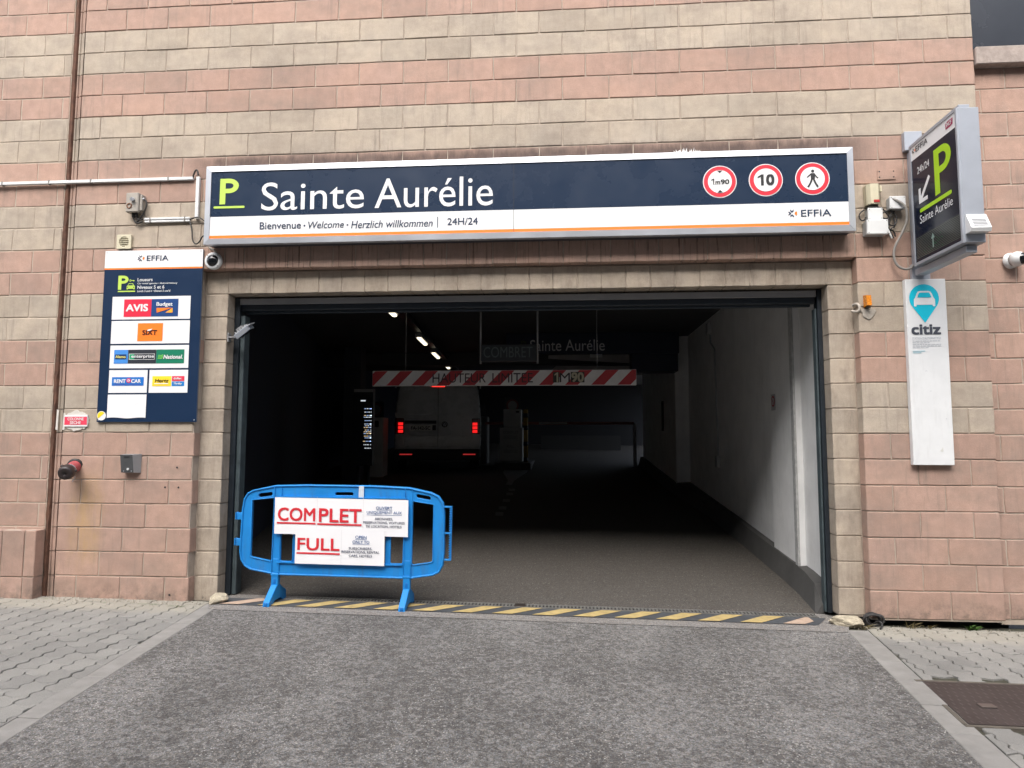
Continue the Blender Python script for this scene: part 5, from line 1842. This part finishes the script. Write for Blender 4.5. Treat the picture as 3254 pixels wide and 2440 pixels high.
# ticket machines on their islands
IW = mat('machine_white', (.50, .50, .49), .5, var=.06)
im = thing('ticket_machine', 'pale ticket machine with pasted notice on the central island', 'ticket machine', (-.75, 10.5, fz(-.75, 10.5)))
zf = fz(-.75, 10.5)
box('island', -1.15, -.35, 9.9, 13.5, zf - .06, zf + .12, M_PLINTH, im, .02)
box('lower_case', -1.16 + .02, -.58, 10.5, 10.9, zf + .122, zf + .95, IW, im, .01)
box('upper_case', -1.045, -.615, 10.48, 10.9, zf + .952, zf + 1.40, IW, im, .015)
box('logo_plate', -.74, -.66, 10.474, 10.479, zf + 1.31, zf + 1.35, M_BLACK, im)
F = Frame((0, 10.5, 0), (1, 0, 0), (0, 0, 1))
NGR = mat('faint_print', (.25, .25, .27), .6)
text('lettering', F, 'COMPLET', (-1.05, zf + .80, -.68, zf + .86), .004, NGR, im)
text('lettering', F, 'FULL', (-.96, zf + .46, -.78, zf + .52), .004, NGR, im)
for z_ in (.74, .71, .68, .40, .37, .34):
    quad('print_line', F, -1.04, zf + z_, -.70, zf + z_ + .008, .004, NGR, im)
po = thing('hazard_post', 'yellow and black banded post right of the central ticket machine', 'bollard', (-.50, 10.45, zf + .12))
cyl('post', (-.50, 10.45, zf + .122), (-.50, 10.45, zf + 1.38), .055, .055, mat('post_yellow', (.42, .27, .04), .5, var=.1), po, 18)
for z_ in (.12, .50, .88, 1.18):
    cyl('band', (-.50, 10.45, zf + z_ + .01), (-.50, 10.45, zf + z_ + .11), .057, .057, M_BLACK, po, 18)
m2 = thing('ticket_machine', 'dim pale ticket machine beside the left flank of the van', 'ticket machine', (-3.52, 8.2, fz(-3.5, 8.2)))
zf2 = fz(-3.5, 8.2)
box('case', -3.70, -3.38, 8.2, 8.6, zf2 - .02, zf2 + 1.25, IW, m2, .012)
box('screen', -3.60, -3.48, 8.192, 8.199, zf2 + 1.05, zf2 + 1.18, M_BLACK, m2)


def dim_round(label, c, r, post):
    t = thing('round_sign', label, 'road sign', (c[0], c[1], post))
    Fm = Frame((0, c[1], 0), (1, 0, 0), (0, 0, 1))
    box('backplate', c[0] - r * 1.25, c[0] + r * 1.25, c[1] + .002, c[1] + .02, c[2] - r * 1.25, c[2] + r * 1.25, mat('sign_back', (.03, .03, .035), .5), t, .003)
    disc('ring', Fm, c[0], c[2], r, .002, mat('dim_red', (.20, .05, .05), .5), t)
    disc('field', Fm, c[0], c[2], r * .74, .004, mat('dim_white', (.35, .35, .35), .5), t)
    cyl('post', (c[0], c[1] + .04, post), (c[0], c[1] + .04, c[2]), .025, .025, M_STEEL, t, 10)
    return t


dim_round('dim round speed sign above the central ticket machine', (-.88, 11.2, 2.22), .16, fz(-.9, 11.2) + .12)
dim_round('dim round sign on a post left of the van', (-3.95, 9.6, 2.05), .15, fz(-3.95, 9.6))

# lifting barrier arm
ba = thing('barrier_arm', 'long red barrier arm across the right lane behind the ticket machine', 'barrier', (.2, 11, fz(.2, 11)))
box('arm', -1.55, 2.15, 11.0, 11.05, 1.735, 1.80, mat('arm_red', (.30, .09, .075), .45, var=.2), ba, .01)
box('arm_band', -.2, .5, 10.994, 10.999, 1.745, 1.79, mat('arm_white', (.5, .48, .46), .45), ba)
box('cabinet', -1.95, -1.50, 11.1, 11.5, fz(-1.7, 11.3) - .02, 1.95, mat('cab', (.12, .12, .12), .5), ba, .02)
box('rest_post', 2.12, 2.20, 10.99, 11.07, fz(2.15, 11) - .02, 1.75, M_GREYMETAL, ba, .005)
box('low_wall', -.3, 2.2, 15.5, 15.7, fz(1, 15.5) - .05, fz(1, 15.5) + .45, mat('lowwall', (.04, .04, .04), .8, var=.1)) and None
for o in [o for o in bpy.data.objects if o.name == 'low_wall']:
    tag(o, 'low grey wall far back behind the barrier arm', 'wall')

# painted island nose on the floor
fm = thing('floor_arrowhead', 'worn white island nose and dashes painted on the garage floor', 'floor marking', (-.6, 8, fz(-.6, 8)))
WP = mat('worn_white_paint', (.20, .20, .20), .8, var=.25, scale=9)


def fquad(name, pts, mt=WP):
    mesh(name, [(a, b, fz(a, b) + .008) for a, b in pts], [tuple(range(len(pts)))], mt, fm)


fquad('nose', [(-.96, 9.8), (-.42, 9.8), (-.42, 9.4), (-.60, 8.0), (-.60, 7.4), (-.72, 7.4), (-.72, 8.0), (-.96, 9.4)])
for y_ in (6.9, 6.4, 5.7, 5.0, 4.5):
    fquad('dash', [(-.62, y_), (-.50, y_), (-.48, y_ - .28), (-.60, y_ - .28)])

# ------------------------------------------------------------------ van
VX, VY = -2.345, 8.9
vz = fz(VX, VY)
vn_ = thing('white_van', 'white panel van seen from behind with red tail lights lit inside the garage', 'van', (VX, VY, vz), rot=(math.atan(RS), 0, R(9)))
VAN = mat('van_paint', (.46, .47, .48), .28, spec=.5, coat=.4, var=.04, scale=4)
VBLK = mat('van_plastic', (.022, .022, .024), .6)


def section(hw, top, lo=.42):
    """right half outline, bottom to top"""
    t = (top - lo)
    pts = [(hw * .90, lo), (hw * .985, lo + .10), (hw, lo + .35), (hw * .995, lo + t * .45), (hw * .965, lo + t * .70), (hw * .93, lo + t * .90), (hw * .89, lo + t * .965), (hw * .76, top - .010), (hw * .35, top), ]
    return pts + [(-a, b) for a, b in pts[::-1]]


st_ = [(.0, .925, 1.955), (.05, .95, 1.985), (.4, .952, 1.99), (2.6, .952, 1.99), (3.15, .94, 1.96), (3.55, .925, 1.70), (3.95, .92, 1.30), (4.5, .91, 1.16), (4.82, .84, 1.02), (4.9, .72, .80)]
vs, fs = [], []
for y_, hw, tp in st_:
    vs += [(a, y_, b) for a, b in section(hw, tp)]
n_ = 18
for k in range(len(st_) - 1):
    for j in range(n_):
        fs.append((k * n_ + j, k * n_ + (j + 1) % n_, (k + 1) * n_ + (j + 1) % n_, (k + 1) * n_ + j))
fs.append(tuple(range(n_)))
fs.append(tuple(range((len(st_) - 1) * n_, len(st_) * n_))[::-1])
body = mesh('body', vs, fs, VAN, vn_, False)
for p in body.data.polygons:
    p.use_smooth = len(p.vertices) == 4
sec = [(a * .925, b) for a, b in section(.97, 1.90, .54)]
for s_ in (-1, 1):
    half = [(a, b) for a, b in sec if a * s_ > 0]
    if s_ > 0:
        loop = half + [(.010, 1.90), (.010, .54)]
    else:
        loop = half + [(-.010, .54), (-.010, 1.90)]
    rd = plate_curve('rear_door', [loop], -.014, .024, .006, VAN, vn_)
    a_, b_ = (.08, .74) if s_ > 0 else (-.74, -.08)
    plate_curve('pressing', [rrect(a_, b_, 1.30, 1.82, .06), rrect(a_ + .02, b_ - .02, 1.32, 1.80, .05)], -.027, .010, .003, VAN, rd)
    plate_curve('pressing', [rrect(a_, b_, .62, .84, .03), rrect(a_ + .015, b_ - .015, .635, .825, .02)], -.027, .010, .003, VAN, rd)
box('door_gap', -.0095, .0095, -.004, -.0005, .54, 1.90, VBLK, vn_)
box('bumper', -.93, .93, -.09, .12, .30, .545, VBLK, vn_, .03, 2)
box('bumper_step', -.70, .70, -.075, .1, .545, .60, VAN, vn_, .01)
box('plate_recess', -.72, -.035, -.031, -.026, 1.10, 1.17, VBLK, vn_, .002)
box('door_handle', -.12, -.045, -.042, -.027, .96, 1.07, VBLK, vn_, .004)
box('number_plate', -.615, -.125, -.034, -.028, .94, 1.07, mat('plate_face', (.62, .62, .60), .4), vn_, .002)
F = Frame((0, -.034, 0), (1, 0, 0), (0, 0, 1))
text('lettering', F, 'FA-142-SC', (-.585, .965, -.165, 1.045), .002, M_BLACK, vn_, .02)
lathe('emblem', (.145, -.027, 1.085), (0, -1, 0), [(0, .066), (.008, .064), (.010, .058), (.004, .054), (.004, .0)], mat('emblem_dark', (.04, .04, .045), .3, .6), vn_)
F = Frame((0, -.032, 0), (1, 0, 0), (0, 0, 1))
line('emblem_mark', F, [(.105, 1.115), (.128, 1.045), (.145, 1.09), (.162, 1.045), (.185, 1.115)], .010, .003, M_ALU, vn_)
line('emblem_mark', F, [(.125, 1.135), (.145, 1.095), (.165, 1.135)], .010, .003, M_ALU, vn_)
TL = mat('tail_light', (.75, .012, .012), .25, emit=.6)
TLD = mat('tail_lens', (.12, .004, .004), .2)
for s_ in (-1, 1):
    xo, xi_ = .925 * s_, .735 * s_
    b = box('tail_light', min(xo, xi_), max(xo, xi_), -.045, .10, .88, 1.22, TLD, vn_, .015, 2)
    for z_ in (.905, .985, 1.065):
        box('lit_lens', min(xi_ + .02 * s_, xi_ + .125 * s_), max(xi_ + .02 * s_, xi_ + .125 * s_), -.052, -.046, z_, z_ + .062, TL, b, .003)
    box('reflector', min(.55 * s_, .82 * s_), max(.55 * s_, .82 * s_), -.098, -.09, .425, .45, mat('reflector_red_glow', (.55, .03, .03), .3, emit=.25), vn_, .002)  # glow added to the reflectors, which are no lamps
    # wheels
    for y_ in (.95, 3.95):
        wl = thing if False else None
        w_ = lathe('wheel', (s_ * .93, y_, .34), (-s_, 0, 0), [(0, .20), (.0, .30), (.02, .335), (.19, .335), (.21, .30), (.21, .0)], VBLK, vn_, 24)
        lathe('rim', (s_ * .945, y_, .34), (-s_, 0, 0), [(.012, .0), (.012, .08), (.03, .19), (.0, .21), (.03, .22)], M_ALUD, w_, 20)
    # mirrors
    mr = box('mirror', min(s_ * 1.02, s_ * 1.17), max(s_ * 1.02, s_ * 1.17), 3.42, 3.52, 1.18, 1.45, VBLK, vn_, .02, 2)
    box('mirror_arm', min(s_ * .90, s_ * 1.03), max(s_ * .90, s_ * 1.03), 3.46, 3.50, 1.20, 1.25, VBLK, mr, .004)
    for z_ in (1.0, 1.62):
        box('hinge', min(s_ * .905, s_ * .935), max(s_ * .905, s_ * .935), -.028, .03, z_ + .25, z_ + .33, VAN, vn_, .004)
box('brake_light', -.14, .14, -.03, -.02, 1.905, 1.935, mat('brake_lit', (.8, .03, .02), .3, emit=1.0), vn_, .003)
box('windscreen', -.80, .80, 3.30, 3.34, 1.25, 1.85, M_GLASSDK, vn_, .004, rot=Matrix.Rotation(R(-38), 3, 'X'))
text('lettering', Frame((0, -.028, 0)), 'TRANSPORTER', (-.72, 1.205, -.40, 1.228), .002, M_GREYMETAL, vn_, .01)

# ------------------------------------------------------------------ debris and weeds by the wall
def lump(name, label, c, sx, sy, sz, mt, seed):
    rr = random.Random(seed)
    bm = bmesh.new()
    bmesh.ops.create_icosphere(bm, subdivisions=4, radius=1)
    off = [Vector((rr.uniform(-1, 1), rr.uniform(-1, 1), rr.uniform(-1, 1))).normalized() for _ in range(26)]
    for v in bm.verts:
        d = v.co.normalized()
        k = min(.35 + .0 + rr.uniform(0, .02) + (1.0 if True else 0), min((rr2[1] / max(1e-3, d.dot(rr2[0])) if d.dot(rr2[0]) > .2 else 9) for rr2 in [(o_, .62 + .25 * ((i_ * 37) % 10) / 10) for i_, o_ in enumerate(off)]))
        k = min(k, 1.3) + rr.uniform(-.03, .03)
        v.co = Vector((d.x * sx * k, d.y * sy * k, d.z * sz * k))
    me = bm_mesh(bm, mt)
    o = link(name, me, None, c)
    return tag(o, label, 'rubble')


M_RUB = mat('broken_mortar', (.40, .35, .26), .95, var=.38, scale=26, bump=1.0, bscale=60)
lump('mortar_lump', 'broken pale mortar lump at the foot of the left jamb', (-2.50, -.015, gz(-2.5) + .035), .085, .09, .06, M_RUB, 3)
lump('mortar_lump', 'larger crumbling mortar heap at the foot of the right jamb', (2.60, -.02, gz(2.6) + .03), .17, .10, .065, M_RUB, 8)
cc = thing('cable_coil', 'small coil of black cable on the ground at the right portal corner', 'cable coil', (2.78, -.04, gz(2.78)))
rr = random.Random(17)
for k in range(7):
    c = Vector((2.785 + rr.uniform(-.015, .015), -.05 + rr.uniform(-.015, .015), gz(2.78) + .055))
    t1 = Vector((1, rr.uniform(-.5, .5), 0)).normalized()
    t2 = Vector((rr.uniform(-.3, .3), rr.uniform(-.7, .7), 1)).normalized()
    ra, rb = rr.uniform(.055, .072), rr.uniform(.042, .056)
    tube('loop', [c + t1 * (ra * math.cos(R(a))) + t2 * (rb * math.sin(R(a))) for a in range(0, 360, 30)], .007, M_CABLE, cc, True, res=2)
tube('loose_end', [(2.80, -.06, gz(2.8) + .04), (2.82, -.09, gz(2.8) + .06), (2.83, -.11, gz(2.8) + .02), (2.80, -.13, gz(2.8) + .008)], .007, M_CABLE, cc, res=2)
M_DRY = mat('dry_grass', (.26, .21, .10), .8, var=.2, scale=40)
M_WEED = mat('weed_leaf', (.06, .13, .025), .6, var=.25, scale=40)


def weed(label, c, n_, h, mt, seed, wide=.004, spread=.05):
    rr = random.Random(seed)
    vs, fs = [], []
    for k in range(n_):
        a = rr.uniform(0, 2 * math.pi)
        b = Vector(c) + Vector((rr.uniform(-spread, spread) * .5, rr.uniform(-.01, .01), 0))
        d = Vector((math.cos(a), -abs(math.sin(a)) * .5, 0))
        L = h * rr.uniform(.5, 1.1)
        sd_ = Vector((-d.y, d.x, 0)) * wide * rr.uniform(.7, 1.4)
        k0 = len(vs)
        for t_, wv in ((0, .6), (.35, 1.0), (.7, .8), (1.0, .05)):
            p = b + d * (spread * t_ * t_ * 1.2) + Vector((0, 0, L * (t_ - .28 * t_ * t_)))
            vs += [p - sd_ * wv, p + sd_ * wv]
        fs += [(k0 + 2 * j, k0 + 2 * j + 1, k0 + 2 * j + 3, k0 + 2 * j + 2) for j in range(3)]
    o = mesh('weed', vs, fs, mt)
    return tag(o, label, 'weed')


weed('green weed growing at the foot of the right pink wall', (3.52, -.04, gz(3.52) - .01), 22, .07, M_WEED, 1, .011, .05)
weed('dry grass tuft at the wall foot right of the cable coil', (3.06, -.05, gz(3.06) - .01), 16, .10, M_DRY, 2, .003, .06)
weed('sparse dry grass beside the right mortar heap', (2.70, -.10, gz(2.70) - .01), 18, .07, M_DRY, 3, .003, .06)
weed('thin dry weeds under the middle of the right pink wall', (3.20, -.04, gz(3.2) - .01), 10, .06, M_DRY, 4, .004, .05)
weed('mossy tuft in the paving by the left portal foot', (-2.80, -.16, gz(-2.8) - .012), 26, .025, M_WEED, 5, .006, .07)
weed('mossy tuft in the paving beside the left wall foot', (-3.42, -.11, gz(-3.42) - .012), 20, .02, M_WEED, 6, .006, .07)

weed('mossy tuft in the paving under the navy panel', (-3.05, -.13, gz(-3.05) - .012), 22, .022, M_WEED, 7, .006, .09)
weed('mossy tuft in the paving near the rusty joint foot', (-3.95, -.06, gz(-3.95) - .012), 16, .018, M_WEED, 8, .006, .06)
# grit swept against the wall foot
rr = random.Random(41)
vs, fs = [], []
for k in range(620):
    side = rr.random()
    if side < .5:
        x = rr.uniform(-4.0, -2.6)
    elif side < .85:
        x = rr.uniform(2.62, 4.3)
    else:
        x = rr.uniform(-2.5, 2.5)
    y = -abs(rr.gauss(0, .10)) - .01 if side < .85 else rr.choice((-.09, .26)) + rr.gauss(0, .02)
    r_ = rr.uniform(.002, .0065)
    z = gz(x) + .003 + (max(0, y - .25) * RS)
    b = len(vs)
    for q_ in ((1, 0, -.3), (-.5, .87, -.3), (-.5, -.87, -.3), (0.1, 0.1, .9)):
        vs.append((x + q_[0] * r_ * rr.uniform(.7, 1.3), y + q_[1] * r_ * rr.uniform(.7, 1.3), z + q_[2] * r_))
    fs += [(b, b + 2, b + 1), (b, b + 1, b + 3), (b + 1, b + 2, b + 3), (b + 2, b, b + 3)]
gr = stuff(mesh('grit', vs, fs, mat('grit', (.26, .23, .18), .95, var=.5, scale=60)))
gr['label'], gr['category'] = 'loose grit swept along the foot of the walls', 'grit'

# ------------------------------------------------------------------ unseen building added behind the viewer to hold back low sky light
ob = struct(box('sky_block_building', -30, 30, -19, -15, -.5, 14.0, mat('sky_block_render', (.15, .145, .14), .9, var=.1, scale=.5)))
for i in range(4):
    for j in range(16):
        x_ = -28 + 3.6 * j
        z_ = 1.0 + 2.8 * i
        box('window', x_, x_ + 1.3, -15.0 + .003, -14.99, z_, z_ + 1.6, mat('far_pane', (.04, .045, .05), .15), ob)

S.render.engine = 'CYCLES'
S.cycles.max_bounces = 8
S.cycles.diffuse_bounces = 4
